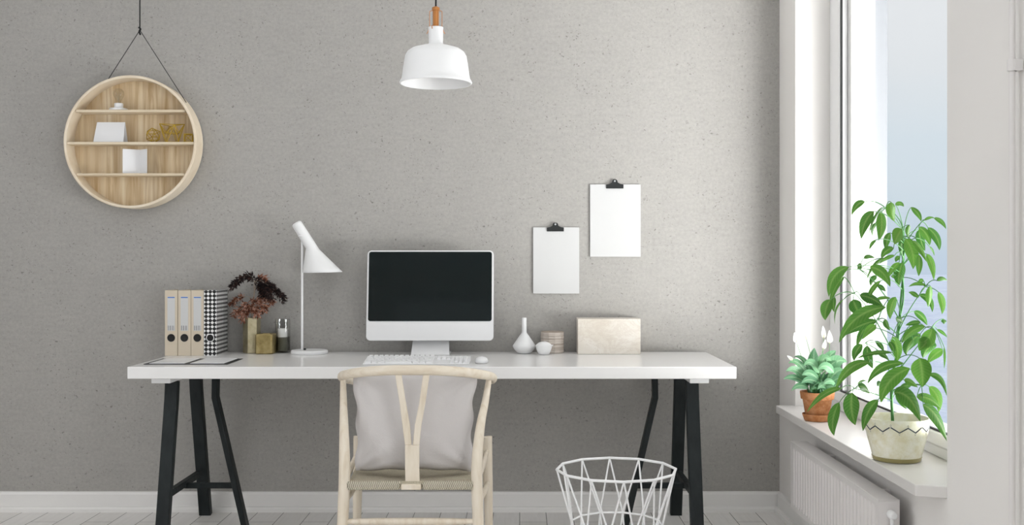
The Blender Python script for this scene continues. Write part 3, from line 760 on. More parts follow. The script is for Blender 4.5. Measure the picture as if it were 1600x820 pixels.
def binder(pattern):
    t = thing('ring_binder', '', 'binder', (0, 0, 0), group='binders standing on the desk')
    cm = M['diamond'] if pattern else M['binder']
    b = MB()   # cover wrapped round the back: two boards and the spine
    b.box(-BW/2, BW/2, 0, .003, 0, BH); b.box(-BW/2, -BW/2 + .0022, .003, BD, 0, BH); b.box(BW/2 - .0022, BW/2, .003, BD, 0, BH)
    b.build('cover', cm, t, smooth=False)
    MB().box(-BW/2 + .0025, BW/2 - .0025, .02, BD - .006, .004, BH - .006).build('paper_block', M['paper'], t, smooth=False)
    hz = .0775; S = 28
    h = MB().loft([[(rr*math.cos(2*math.pi*k/S), y, hz + rr*math.sin(2*math.pi*k/S)) for k in range(S)] for y, rr in ((-.0008, .0152), (.0005, .0152))]).build('finger_hole', M['hole'], t)
    rings = []
    rm = M['white'] if pattern else M['black']
    MB().tube([(.0160*math.cos(2*math.pi*k/S), -.0008, hz + .0160*math.sin(2*math.pi*k/S)) for k in range(S)], .0016 if pattern else .0010, 6, closed=True).build('hole_ring', rm, h)
    if not pattern:
        lb = MB().box(-.0165, .0165, -.0008, -.0001, .108, .2565).build('label', M['paper'], t, smooth=False)
        lb['label'] = 'white spine label'
        MB().box(-.0150, .0150, -.0011, -.0008, .250, .2545).build('blue_stripe', M['blue'], lb, smooth=False)
        MB().box(-.0150, .0150, -.0011, -.0008, .2365, .2372).build('ruled_line', M['nail'], lb, smooth=False)
        MB().box(-.0140, .0140, -.0011, -.0008, .110, .1305).build('barcode', M['barcode'], lb, smooth=False)
    return t
bx0 = -1.312 - BW/2; by = 4.487
first = binder(False)
lbls = ['cream ring binder with white spine label, leftmost in the row of binders',
        'cream ring binder with white spine label, between two other cream binders',
        'cream ring binder with white spine label, next to the black and white one']
for i in range(3):
    o = first if i == 0 else copy_tree(first)
    o.location = (bx0 - (3 - i) * .0562 - (.001 if i == 0 else 0), by + .002, DZ + .0005); o['label'] = lbls[i]
pb = binder(True); pb.location = (bx0, by, DZ + .0005); pb['label'] = 'ring binder printed with black and white diamonds, right end of the binder row'

# open notebook
def notebook():
    x0, x1, y0, y1 = -1.494, -1.160, 4.116, 4.342; xm = -1.327; z = DZ + .0005
    t = thing('notebook', 'open notebook with blank pages and black cover lying on the left end of the desk', 'notebook', (xm, (y0+y1)/2, z))
    MB().box(x0, x1, y0, y1, z, z + .002).build('cover', M['black'], t, bevel=.0008)
    for s, (a, c) in (('l', (x0 + .018, xm - .009)), ('r', (xm + .014, x1 - .019))):
        rows = []
        for j, y in enumerate((y0 + .014, y1 - .004)):
            rows.append([(a + (c-a)*i/8, y, z + .0035 + .0022*math.sin(math.pi*i/8)) for i in range(9)])
        b = MB(); r0, r1 = rows
        lo0 = [(x, y, z + .0021) for x, y, _ in r0]; lo1 = [(x, y, z + .0021) for x, y, _ in r1]
        b.loft([r0 + list(reversed(lo0)), r1 + list(reversed(lo1))]); b.build('page', M['white'], t, angle=30)
notebook()

# ------------------------------------------------------------------ vases, candle
def brass(name, c0, c1, c2):
    m = mat(name, c1, .38, .75); n = N(m); v = n.coord()
    a = n.noise(v, 22, 5, .65, .3); n.color(n.ramp(a, [(0.3, c0), (0.5, c1), (0.7, c2)])); n.rough(n.ramp(a, [(0.3, (.3,)*3), (0.7, (.5,)*3)])); n.bump(n.noise(v, 200, 3), .15, .001); return m
M['palebrass'] = brass('aged_pale_brass', (.34, .29, .17), (.46, .41, .27), (.55, .49, .34))
M['brass'] = brass('aged_brass', (.24, .18, .07), (.36, .28, .12), (.48, .39, .20))
def hex_vase():
    c = Vector(((393 - PX0) * 4.632 / F, 4.636, DZ + .0005)); rr = .0385; h = .157
    def ring(r, z, ph=18): return [c + Vector((r*math.cos(R(60*k + ph)), r*math.sin(R(60*k + ph)), z)) for k in range(6)]
    b = MB(); b.loft([ring(rr - .002, 0), ring(rr, .002), ring(rr, h), ring(rr - .003, h), ring(rr - .004, .01), ring(.001, .01)])
    o = b.build('hexagonal_vase', M['palebrass'], base=c, smooth=False, bevel=.001)
    tag(o, 'tall hexagonal aged brass vase holding dried sprigs, beside the binders', 'vase')
    return c, h
hv, hvh = hex_vase()
def square_vase():
    c = Vector(((415 - PX0) * 4.595 / F, 4.600, DZ + .0005)); s = .0395; h = .088
    def ring(s_, z, rc=.012):
        pts = []
        for q, (sx, sy) in enumerate(((1, 1), (-1, 1), (-1, -1), (1, -1))):
            for a in range(5):
                an = R(90*q + 22.5*a); pts.append(c + Vector((sx*(s_-rc) + rc*math.cos(an), sy*(s_-rc) + rc*math.sin(an), z)))
        return pts
    b = MB(); b.loft([ring(s-.004, 0), ring(s, .004), ring(s, h-.004), ring(s-.003, h), ring(s-.018, h), ring(s-.019, h-.004), ring(s-.006, h-.010, .006), ring(s-.006, .01, .006), ring(.013, .009, .004)])
    o = b.build('square_vase', M['brass'], base=c, angle=35)
    tag(o, 'low squarish aged brass vase in front of the glass candle holder and hexagonal vase', 'vase')
square_vase()
def candle():
    c = Vector(((441.7 - PX0) * 4.655 / F, 4.655, DZ + .0005)); h = .150
    M['smoke'] = clear_glass('smoky_glass', (.60, .60, .56), 1.2); M['clear'] = clear_glass('clear_tumbler_glass', (.975, .98, .98), 1.2)
    t = thing('candle_holder', 'straight glass candle holder with a smoky dark lower half, left of the desk lamp', 'candle holder', c)
    MB().lathe([(0, 0), (.0325, 0), (.0335, .002), (.0335, .070), (.0312, .070), (.0310, .008), (0, .008)], c, 40, False).build('smoky_base', M['smoke'], t)
    MB().lathe([(.0335, .0702), (.0335, h-.001), (.0325, h), (.0312, h-.001), (.0312, .0702)], c, 40, False).build('glass_wall', M['clear'], t)
    M['wax'] = mat('white_wax', (.86, .85, .82), .5)
    k = thing('candle', 'white pillar candle inside the glass candle holder', 'candle', c + Vector((0, 0, .0085)))
    MB().lathe([(0, .0085), (.0215, .0085), (.0215, .105), (.0205, .1075), (0, .106)], c, 32, False).build('wax', M['wax'], k)
    MB().tube([c + Vector((0, 0, .105)), c + Vector((.001, 0, .114))], .0008, 6).build('wick', M['black'], k)
candle()

# dried sprigs
def leaflet(b, p, d, nrm, l, w, curl=.25):
    d = d.normalized(); s = d.cross(nrm)
    if s.length < 1e-4: s = d.orthogonal()
    s.normalize(); n = s.cross(d)
    a = b.bm.verts.new(p); t = b.bm.verts.new(p + d*l - n*l*curl)
    m1 = p + d*l*.4 + n*l*.04
    l1 = b.bm.verts.new(m1 + s*w/2); r1 = b.bm.verts.new(m1 - s*w/2); c1 = b.bm.verts.new(m1 - n*w*.25)
    b.face([a, l1, c1]); b.face([a, c1, r1]); b.face([l1, t, c1]); b.face([c1, t, r1])
def dried_mat(name, c0, c1, c2):
    m = mat(name, c1, .75, spec=.2); n = N(m); n.color(n.ramp(n.noise(n.coord(), 60, 2), [(.35, c0), (.5, c1), (.68, c2)])); return m
M['dark_leaf'] = dried_mat('dark_dried_leaf', (.010, .007, .008), (.022, .014, .014), (.07, .035, .028))
M['rust_leaf'] = dried_mat('rust_dried_leaf', (.07, .022, .014), (.26, .10, .055), (.60, .38, .30))
M['dry_stem'] = mat('dry_stem', (.42, .33, .25), .8)
def sprig(label, paths, m, L0, dens, base):
    rnd = random.Random(hash(label) % 1000 if False else len(label))
    t = thing('dried_sprig', label, 'dried sprig', base, group='dried sprigs in the hexagonal vase')
    b = MB(); st = MB()
    def cv(x, y, dy=0): return W(350 + x/5.857, 420 + y/5.857, 4.636 + dy)
    for pts, dy, d0, rad in paths:
        P = [cv(x, y, dy * i / max(1, len(pts)-1)) for i, (x, y) in enumerate(pts)]
        C = catmull(P, 40); st.tube(C, [.0013, .0008, .0004], 6)
        for i in range(int(40*d0), 40):
            for q in range(dens):
                p = C[i].lerp(C[i+1], rnd.random()); tg = (C[i+1] - C[i]).normalized()
                side = Vector((rnd.uniform(-1, 1), rnd.uniform(-1, 1), rnd.uniform(-1, .9))).normalized()
                d = (tg * rnd.uniform(.4, 1.1) + side * .9).normalized()
                off = side * rad * rnd.random()
                leaflet(b, p + off, d, Vector((rnd.uniform(-1, 1), -1, rnd.uniform(-.5, 1))), L0 * rnd.uniform(.6, 1.25), L0 * rnd.uniform(.20, .32))
    st.build('stem', M['dry_stem'], t); b.build('leaves', m, t, smooth=False, thick=.0003)
vb = hv + Vector((0, 0, .012))
sprig('dark dried sprig arching to the left out of the brass vase',
      [([(235, 640), (250, 440), (262, 300), (285, 170), (270, 100), (190, 80), (110, 130), (60, 170)], -.02, .55, .012),
       ([(270, 180), (275, 110), (230, 60), (150, 90), (80, 150)], -.03, .35, .010)], M['dark_leaf'], .019, 8, vb)
sprig('blackish dried sprig arching over to the right of the brass vase',
      [([(255, 640), (262, 440), (270, 250), (290, 120), (340, 110), (430, 170), (500, 220), (545, 290)], -.03, .42, .012),
       ([(285, 190), (330, 170), (390, 200), (430, 270)], -.05, .2, .013), ([(300, 130), (350, 180), (350, 250)], -.02, .1, .012), ([(350, 140), (420, 150), (480, 200), (560, 270)], -.02, .1, .006)], M['dark_leaf'], .019, 8, vb)
sprig('rust brown dried sprig drooping low over the mouth of the brass vase',
      [([(250, 640), (255, 440), (240, 320), (190, 330), (130, 390), (90, 420)], -.05, .5, .012), ([(262, 430), (270, 330), (310, 290), (350, 330), (370, 380)], -.05, .25, .014),
       ([(255, 440), (240, 350), (200, 390), (170, 460)], -.06, .2, .014), ([(262, 400), (250, 290), (210, 250), (130, 270), (60, 330)], .02, .6, .004), ([(262, 430), (268, 380), (290, 370), (300, 420)], -.06, .2, .012),
       ([(262, 330), (285, 200), (310, 90), (360, 80), (380, 110)], 0, .5, .004), ([(300, 290), (380, 260), (440, 310)], -.03, .3, .008)], M['rust_leaf'], .020, 6, vb)

# ------------------------------------------------------------------ desk lamp
def desk_lamp():
    Y = 4.600; s = Y / F; z0 = DZ + .0005
    c = Vector(((483.5 - PX0) * s, Y, z0)); t = thing('desk_lamp', 'white desk lamp with slanted conical shade on a thin pole', 'desk lamp', c)
    MB().lathe([(0, 0), (.0785, 0), (.081, .003), (.081, .012), (.078, .0155), (0, .016)], c, 64, False).build('base', M['lampwhite'], t)
    pp = Vector(((471.5 - PX0) * s, Y + .008, 0)); topz = W(0, 367, Y).z
    MB().tube([Vector((pp.x, pp.y, z0 + .0155)), Vector((pp.x, pp.y, topz))], .0053, 14).build('pole', M['lampwhite'], t)
    MB().box(pp.x + .010, pp.x + .020, Y - .012, Y - .004, z0 + .0158, z0 + .024).build('switch', M['black'], t, bevel=.001)
    def q(x, y): return W(430 + x/3.038, 330 + y/3.038, Y)
    k = Y / F / 3.038
    # shade: slanted tube that flares into a skewed cone with a level mouth
    a0, a1 = q(100, 56), q(170, 168)
    ax = (a1 - a0).normalized()
    def circ(c_, r, nrm, n=48, yr=None):
        nrm = nrm.normalized(); u = Vector((0, 1, 0)); v = nrm.cross(u).normalized()
        return [c_ + u * (yr or r) * math.cos(2*math.pi*i/n) + v * r * math.sin(2*math.pi*i/n) for i in range(n)]
    rings = [circ(a0 - ax*0.0005, 18*k, ax), circ(a0 + ax*.003, 22.5*k, ax), circ(a0 + ax*.010, 24*k, ax), circ(q(142, 123), 24.8*k, ax), circ(q(168, 164), 25.2*k, ax)]
    mouth = q(225, 291); mn = Vector((0.01, 0, -1))
    r0, r1 = 26.5*k, 92.5*k; s0 = q(171, 170)
    for i in range(1, 9):
        f = i / 8
        # left edge runs (146,180)->(132,292), right edge (192,166)->(318,289)
        lx, ly = 146 - 14*f, 181 + 111*f; rx, ry = 193 + 125*f, 166 + 122*f
        A, B_ = q(lx, ly), q(rx, ry); cc = (A + B_) / 2; half = (B_ - A).length / 2; d = (B_ - A).normalized(); nn = d.cross(Vector((0, 1, 0)))
        n_ = 48; u = Vector((0, 1, 0)); yr = 25.5*k + (92*k - 25.5*k) * f
        ring = [cc + u * yr * math.cos(2*math.pi*j/n_) + (-nn).cross(u).normalized() * half * math.sin(2*math.pi*j/n_) for j in range(n_)]
        # keep same winding as the tube rings
        if (ring[12] - rings[-1][12]).length > (ring[36] - rings[-1][12]).length: ring = [ring[(-j) % n_] for j in range(n_)]
        rings.append(ring)
    b = MB(); rs = rings
    b.loft([[p + (sum((x for x in r), Vector()) / len(r) - p) * .0 for p in r] for r in rs], False)
    bmesh.ops.holes_fill(b.bm, edges=[e for e in b.bm.edges if e.is_boundary and (e.verts[0].co - a0).length < .02 and (e.verts[1].co - a0).length < .02], sides=0)
    o = b.build('lamp_shade', M['lampwhite'], t, angle=60, thick=.0012)
    MB().lathe([(0, -.005), (.014, -.006), (.018, -.002), (.014, .004), (0, .005)], Vector((pp.x + .003, Y - .008, topz - .004)), 16, False).build('joint', M['lampwhite'], t)
desk_lamp()

# ------------------------------------------------------------------ computer
M['mac'] = painted('white_aluminium', (.80, .80, .805), .3, .5, .005)
M['stand'] = mat('silver_aluminium', (.82, .82, .825), .4, .1)
M['screen'] = mat('black_glass', (.004, .008, .008), .06, spec=.28)
def rrect(w, h, r, n=6):
    pts = []
    for cx, cy, a0 in ((w/2-r, h/2-r, 0), (-w/2+r, h/2-r, 90), (-w/2+r, -h/2+r, 180), (w/2-r, -h/2+r, 270)):
        for i in range(n + 1): a = R(a0 + 90*i/n); pts.append((cx + r*math.cos(a), cy + r*math.sin(a)))
    return pts
def computer():
    w, h = .5560, .3965; cb = Vector(((671.3 - PX0)*4.52/F, 4.52, W(0, 532, 4.52).z))
    t = thing('computer', 'all-in-one computer with a black screen and white chin on a silver stand', 'computer', (cb.x, 4.58, DZ + .0005))
    Mx = Matrix.Translation(cb) @ Matrix.Rotation(R(-7), 4, 'X')
    def ring(w_, h_, r_, y, cy=0): return [Vector((x, y, h/2 + cy + z)) for x, z in rrect(w_, h_, r_)]
    b = MB(); b.loft([ring(w-.003, h-.003, .018, 0), ring(w, h, .019, .002), ring(w, h, .019, .018), ring(w-.004, h-.004, .018, .022), ring(w*.86, h*.80, .05, .036), ring(w*.5, h*.5, .05, .044)])
    b.xform(Mx).build('casing', M['mac'], t, angle=30)
    sw, sh = .5400, .3055; cz = h/2 - .0065 - sh/2
    b = MB(); b.loft([ring(sw, sh, .010, -.0016, cz), ring(sw, sh, .010, .0005, cz)]); 
    g = b.xform(Mx).build('screen_glass', M['screen'], t, angle=30)
    # stand: bent plate, neck then foot
    z0 = DZ + .0005; th = .006
    prof = [(4.590, .850), (4.590, .800), (4.532, z0 + .003), (4.530, z0), (4.655, z0), (4.655, z0 + .005), (4.545, z0 + .006), (4.598, .802), (4.598, .850)]
    hw0, hw1 = .0775, .0842; xc = (672.6 - PX0) * 4.55 / F
    b = MB(); rings = [[Vector((xc + s*(hw1 - (hw1-hw0) * min(1, max(0, (z - z0) / .09))), y, z)) for y, z in prof] for s in (-1, 1)]
    b.loft(rings); b.build('stand', M['stand'], t, angle=30, bevel=.001)
computer()
M['key'] = painted('white_keys', (.84, .84, .845), .45, .4, .005)
def keyboard():
    x0, x1, y0, y1 = -.623, -.2005, 4.105, 4.250; zf, zb = DZ + .004, DZ + .0215
    t = thing('keyboard', 'white keyboard with number pad on the desk below the computer screen', 'keyboard', ((x0+x1)/2, (y0+y1)/2, DZ + .0005))
    MB().prism([(y0, DZ+.0005), (y1, DZ+.0005), (y1, zb), (y0, zf)], 'x', x0, x1).build('tray', M['key'], t, bevel=.002)
    sl = (zb - zf) / (y1 - y0); rows = 6; pitch = (y1 - y0 - .010) / rows
    kd = {}
    def key(cx, cy, w):
        wk = round(w, 4)
        if wk not in kd:
            b = MB(); hw, hd = w/2, pitch*.42; a = .003
            b.loft([[(-hw, -hd, 0), (hw, -hd, 0), (hw, hd, 0), (-hw, hd, 0)], [(-hw+a, -hd+a, .0075), (hw-a, -hd+a, .0075), (hw-a, hd-a*.5, .0075), (-hw+a, hd-a*.5, .0075)]])
            o = b.build('key', M['key'], None, base=(0, 0, 0), smooth=False, bevel=.0008); kd[wk] = o
        else:
            o = kd[wk].copy(); COL.objects.link(o)
        o.parent = t; o.location = Vector((cx, cy, zf + (cy - y0) * sl)) - t.location; o.rotation_euler = (math.atan(sl), 0, 0)
    main = x0 + .006; mainw = .272
    layout = [[1.0]*13, [1.0]*12 + [1.6], [1.5] + [1.0]*12, [1.8] + [1.0]*10 + [1.9], [2.3] + [1.0]*9 + [2.3], [1.5, 1.2, 1.5, 5.6, 1.5, 1.2, 1.5]]
    for r_, row in enumerate(layout):
        tot = sum(row); x = main; cy = y1 - .006 - (r_ + .5) * pitch
        for w in row:
            ww = w / tot * mainw; key(x + ww/2, cy, ww - .0016); x += ww
        if r_ in (1, 2):
            for q in range(3): key(main + mainw + .010 + q*.0195 + .009, cy, .0178)
        if r_ >= 1:
            for q in range(4):
                if r_ == 5 and q == 1: continue
                key(main + mainw + .078 + q*.0170 - .003, cy, .0156)
keyboard()
def mouse():
    c = Vector(((752.5 - PX0) * 4.19 / F, 4.19, DZ + .0005)); rows = []
    b = MB(); S = 28; prof = [(0.90, 0), (1.0, .004), (1.0, .008), (.93, .014), (.78, .019), (.55, .0225), (.25, .0245)]
    rings = [[c + Vector((.0265*r*math.cos(2*math.pi*k/S), .050*r*math.sin(2*math.pi*k/S), z * (1 - .12*math.sin(2*math.pi*k/S)*r))) for k in range(S)] for r, z in prof]
    b.loft(rings); t = thing('mouse', 'small white computer mouse to the right of the keyboard', 'mouse', c)
    b.build('shell', M['key'], t, angle=60)
    MB().lathe([(0, 0), (.003, .001), (.003, .003), (0, .004)], c + Vector((0, .03, .019)), 12, False).build('scroll_ball', M['stand'], t)
mouse()

# ------------------------------------------------------------------ right-hand desk objects
M['porcelain'] = painted('matt_white_porcelain', (.80, .80, .80), .45, .4)
def bottle_vase():
    Y = 4.60; c = Vector(((819 - PX0) * Y / F, Y, DZ + .0005)); k = Y / F / 9.109
    pr = [(78, 655), (88, 650), (110, 632), (140, 597), (158, 567), (163, 548), (158, 535), (130, 492), (100, 450), (70, 405), (48, 378), (38, 362), (34, 345), (33, 300), (33, 160), (32, 148), (24, 147), (24, 200), (24, 360)]
    b = MB(); b.lathe([(0, 0)] + [(r*k, max(0, (655 - y)*k)) for r, y in pr], c, 56, False)
    tag(b.build('bottle_vase', M['porcelain'], base=c, angle=50), 'white conical bottle vase with a slender neck, right of the computer', 'vase')
bottle_vase()
def bowl():
    Y = 4.545; c = Vector(((849.8 - PX0) * Y / F, Y, DZ + .0005)); k = Y / F / 9.109
    t = thing('lidded_bowl', 'small white lidded bowl with a spout, in front of the striped jar', 'bowl', c)
    pr = [(60, 688), (70, 684), (92, 650), (108, 610), (116, 575), (119, 556), (115, 553), (108, 556)]
    MB().lathe([(0, 0)] + [(r*k, (688-y)*k) for r, y in pr] + [(90*k, 60*k), (0, 20*k)], c, 48, False).build('bowl_body', M['white'], t, angle=50)
    MB().lathe([(0, (688-501)*k), (30*k, (688-503)*k), (70*k, (688-516)*k), (100*k, (688-538)*k), (112*k, (688-551)*k), (106*k, (688-556)*k), (0, (688-552)*k)], c, 48, False).build('lid', M['white'], t, angle=50)
    MB().loft([[c + Vector(v)*1 for v in ((105*k, -12*k, 112*k), (105*k, 12*k, 112*k), (105*k, 14*k, 136*k), (105*k, -14*k, 136*k))], [c + Vector(v) for v in ((132*k, -5*k, 130*k), (132*k, 5*k, 130*k), (133*k, 7*k, 143*k), (133*k, -7*k, 143*k))]]).build('spout', M['white'], t, bevel=.001)
bowl()
def jar_mat():
    m = mat('banded_birch', (.5, .44, .38), .55, spec=.3); n = N(m)
    tc = n.new('TexCoord'); sp = n.new('SeparateXYZ'); n.link(tc.outputs['Object'], sp.inputs[0])
    wob = n.noise(n.coord((1, 1, .2)), 18, 2); z = n.math('ADD', sp.outputs[2], n.math('MULTIPLY', wob, .004))
    vn = n.new('TexNoise'); vn.noise_dimensions = '1D'; vn.inputs['Scale'].default_value = 130; n.link(z, vn.inputs['W'])
    n.color(n.ramp(vn.outputs['Fac'], [(.3, (.30, .245, .20)), (.45, (.47, .41, .355)), (.55, (.55, .49, .44)), (.7, (.64, .585, .53))])); return m
M['jar'] = jar_mat()
def jar():
    Y = 4.635; c = Vector(((863 - PX0) * Y / F, Y, DZ + .0005)); rr = .0525; h = .096
    t = thing('striped_jar', 'squat grey-brown banded jar behind the small white bowl', 'jar', c)
    def ring(r, z): 
        return [c + Vector((r*math.cos(2*math.pi*k/12 + .2), r*math.sin(2*math.pi*k/12 + .2), z)) for k in range(12)]
    b = MB(); rs = [ring(rr-.004, 0), ring(rr-.001, .003)]
    zz = .003
    for i, dz in enumerate((.013, .012, .013, .012, .012)):
        rs += [ring(rr, zz + .002), ring(rr, zz + dz - .002), ring(rr-.0015, zz + dz)]; zz += dz
    b.loft(rs); b.build('body', M['jar'], t, smooth=False)
    b = MB(); b.loft([ring(rr-.002, zz), ring(rr+.001, zz + .002), ring(rr+.001, zz+.011), ring(rr-.002, zz+.0125), ring(rr, zz+.014), ring(rr, h-.003), ring(rr-.005, h)]); b.build('lid', M['jar'], t, smooth=False)
jar()
def marble():
    m = mat('cream_marble', (.7, .66, .6), .35, spec=.4); n = N(m); v = n.coord((1, 1, 1.6), (0, 0, 0))
    a = n.noise(v, 11, 7, .75, .9); vein = n.math('ABSOLUTE', n.math('SUBTRACT', a, .5))
    b = n.noise(v, 4, 3, .5, .5)
    base = n.ramp(b, [(.35, (.72, .66, .57)), (.6, (.82, .775, .71))])
    vf = n.ramp(vein, [(0.0, (.9,)*3), (.05, (0,)*3)])
    n.color(n.mix(n.math('MULTIPLY', vf, .5), base, (.60, .52, .44))); return m
M['marble'] = marble()
bxm = MB().box(.256, .532, 4.563, 4.688, DZ + .0005, .878).build('box', M['marble'], base=(.394, 4.625, DZ + .0005), bevel=.0015)
tag(bxm, 'cream veined stone-look rectangular box at the right end of the desk', 'box')

# ------------------------------------------------------------------ radiator and heating pipe
def radiator():
    y0, y1, xf, xb, z0, z1 = 3.105, 4.11, 1.075, 1.138, .156, .420
    t = thing('radiator', 'white ribbed panel radiator on the wall under the window sill', 'radiator', (xb, (y0+y1)/2, z0))
    # ribbed front panel
    pts = []; n = 27; margin = .03; pitch = (y1 - y0 - 2*margin) / n
    prof = [(y0 + .002, xf)]
    for i in range(n):
        a = y0 + margin + i*pitch
        prof += [(a, xf), (a + pitch*.18, xf + .006), (a + pitch*.50, xf + .006), (a + pitch*.68, xf)]
    prof += [(y1 - .002, xf)]
    rows = []
    for z, m_ in ((z0+.002, 0), (z0 + .018, 0), (z0 + .028, 1), (z1 - .030, 1), (z1 - .020, 0), (z1-.004, 0)):
        rows.append([(xf + (x - xf) * m_, y, z) for y, x in prof])
    b = MB(); b.sheet(rows); b.build('front_panel', M['radiator'], t, smooth=False, thick=.0015)
    MB().box(xb - .012, xb, y0 + .01, y1 - .01, z0 + .004, z1 - .01).build('rear_panel', M['radiator'], t, smooth=False)
    b = MB(); b.box(xf - .0015, xb, y0 - .001, y1 + .001, z1 - .0035, z1); b.build('top_cover', M['radiator'], t, bevel=.001)
    b = MB(); b.box(xf - .001, xb, y0, y0 + .002, z0, z1 - .004); b.build('end_panel', M['radiator'], t, smooth=False)
    b = MB(); b.box(xf - .001, xb, y1 - .002, y1, z0, z1 - .004); b.build('end_panel', M['radiator'], t, smooth=False)
    for yb in (3.30, 3.88):
        MB().box(xb - .004, WX - .0005, yb - .012, yb + .012, z1 - .10, z1 - .012).build('bracket', M['radiator'], t, bevel=.002)
    # thermostatic valve
    v = W(1392, 803, y0 - .004); vy = y0 - .001
    kn = MB(); kn.lathe([(0, 0), (.0125, 0), (.0135, .004), (.0135, .016), (.012, .028), (.0085, .032), (0, .033)], (0, 0, 0), 24, False)
    kn.xform(Matrix.Translation((v.x, vy, v.z)) @ Matrix.Rotation(R(90), 4, 'X')); kn.build('valve_knob', M['white'], t)
    MB().tube([(v.x, vy - .010, v.z), (v.x + .001, vy - .010, v.z - .03), (v.x + .001, vy - .010, .02), (v.x + .001, vy - .010, 0.0)], .0055, 12).build('valve_pipe', M['white'], t)
radiator()
def pipe():
    Y = 2.434; x = WX - .022; t = thing('heating_pipe', 'thin white heating pipe running up the right wall with a clip', 'pipe', (x, Y, 0))
    MB().tube([(x, Y, 0.0), (x, Y, ZC)], .0070, 20).build('pipe_run', M['radiator'], t)
    zc = W(0, 102, Y).z
    MB().lathe([(.0072, -.014), (.0105, -.014), (.0112, -.012), (.0112, .012), (.0105, .014), (.0072, .014)], (x, Y, zc), 24, False).build('pipe_clip', M['radiator'], t)
    MB().box(x, WX - .0005, Y - .012, Y + .012, zc - .014, zc + .014).build('clip_plate', M['radiator'], t, bevel=.002)
pipe()

# ------------------------------------------------------------------ plants
def leaf_mat(name, dark, mid, light, trans=.35):
    m = mat(name, mid, .42, spec=.4); n = N(m)
    at = n.new('Attribute'); at.attribute_name = 'leaf_uv'; sp = n.new('SeparateColor'); n.link(at.outputs['Color'], sp.inputs[0])
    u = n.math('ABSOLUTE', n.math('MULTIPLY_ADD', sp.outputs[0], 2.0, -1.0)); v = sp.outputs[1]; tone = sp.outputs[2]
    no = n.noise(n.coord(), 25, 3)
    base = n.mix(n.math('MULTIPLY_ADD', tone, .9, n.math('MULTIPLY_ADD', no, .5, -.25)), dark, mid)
    rib = n.ramp(u, [(0.0, (1,)*3), (.06, (.45,)*3), (.28, (0,)*3)])
    col = n.mix(n.math('MULTIPLY', rib, .6), base, light)
    veins = n.math('SINE', n.math('MULTIPLY_ADD', v, 60.0, n.math('MULTIPLY', u, -12.0)))
    col = n.mix(n.math('MULTIPLY', n.math('MULTIPLY_ADD', veins, .5, .5), .12), col, light)
    n.color(col)
    tr = n.new('BsdfTranslucent'); n.link(col, tr.inputs[0]); mx = n.new('MixShader'); mx.inputs[0].default_value = trans
    out = [x for x in n.t.nodes if x.type == 'OUTPUT_MATERIAL'][0]
    n.link(n.b.outputs[0], mx.inputs[1]); n.link(tr.outputs[0], mx.inputs[2]); n.link(mx.outputs[0], out.inputs[0])
    return m
class Leaves:
    def __init__(s): s.v = []; s.f = []; s.c = []
    def add(s, curve, width, face, tone, fold=.35, shape=1.0, nj=4):
        """curve: list of points base->tip, face: direction the blade faces"""
        n = len(curve) - 1; st = len(s.v)
        for i, p in enumerate(curve):
            t = i / n; tg = (curve[min(i+1, n)] - curve[max(i-1, 0)]).normalized()
            sd = tg.cross(face)
            sd = sd.normalized() if sd.length > 1e-5 else tg.orthogonal().normalized()
            nn = sd.cross(tg)
            w = width/2 * (math.sin(math.pi * min(1, t ** (.80*shape) * .985 + .012)) ** .85)
            if i == n: w = width * .004
            for j in range(-nj//2, nj//2 + 1):
                q = j / (nj/2)
                s.v.append(p + sd * w * q + nn * (abs(q)**1.3) * w * fold * (-1)); s.c.append(((q+1)/2, t, tone, 1))
        m = nj + 1
        for i in range(n):
            for j in range(nj): a = st + i*m + j; s.f.append((a, a+1, a+m+1, a+m))
    def build(s, name, m, parent):
        off = world_loc(parent); me = bpy.data.meshes.new(name)
        me.from_pydata([tuple(v - off) for v in s.v], [], s.f)
        a = me.color_attributes.new('leaf_uv', 'FLOAT_COLOR', 'POINT')
        for i, c in enumerate(s.c): a.data[i].color = c
        me.polygons.foreach_set('use_smooth', [True]*len(me.polygons)); me.materials.append(m)
        o = bpy.data.objects.new(name, me); COL.objects.link(o); o.parent = parent
        return o
def bez(a, b, c, n=10): return [a*(1-t)**2 + b*2*t*(1-t) + c*t*t for t in [i/n for i in range(n+1)]]

M['leaf'] = leaf_mat('green_leaf', (.03, .15, .02), (.15, .37, .05), (.36, .52, .16), .40)
M['stem'] = mat('green_stem', (.07, .24, .06), .5)
def pot_glaze():
    m = mat('cream_ceramic', (.66, .63, .46), .25, spec=.5); n = N(m); v = n.coord()
    a = n.noise(v, 30, 5, .7, .4); n.color(n.ramp(a, [(.35, (.78, .73, .50)), (.5, (.86, .83, .66)), (.66, (.92, .90, .78))])); n.bump(a, .06, .002); return m
M['glaze'] = pot_glaze()
M['soil'] = mat('soil', (.16, .12, .08), .95)
M['inkline'] = mat('dark_glaze_line', (.05, .065, .08), .4)
M['greyline'] = mat('grey_glaze_line', (.42, .42, .36), .5)
M['olive'] = mat('olive_glaze', (.36, .31, .13), .3)

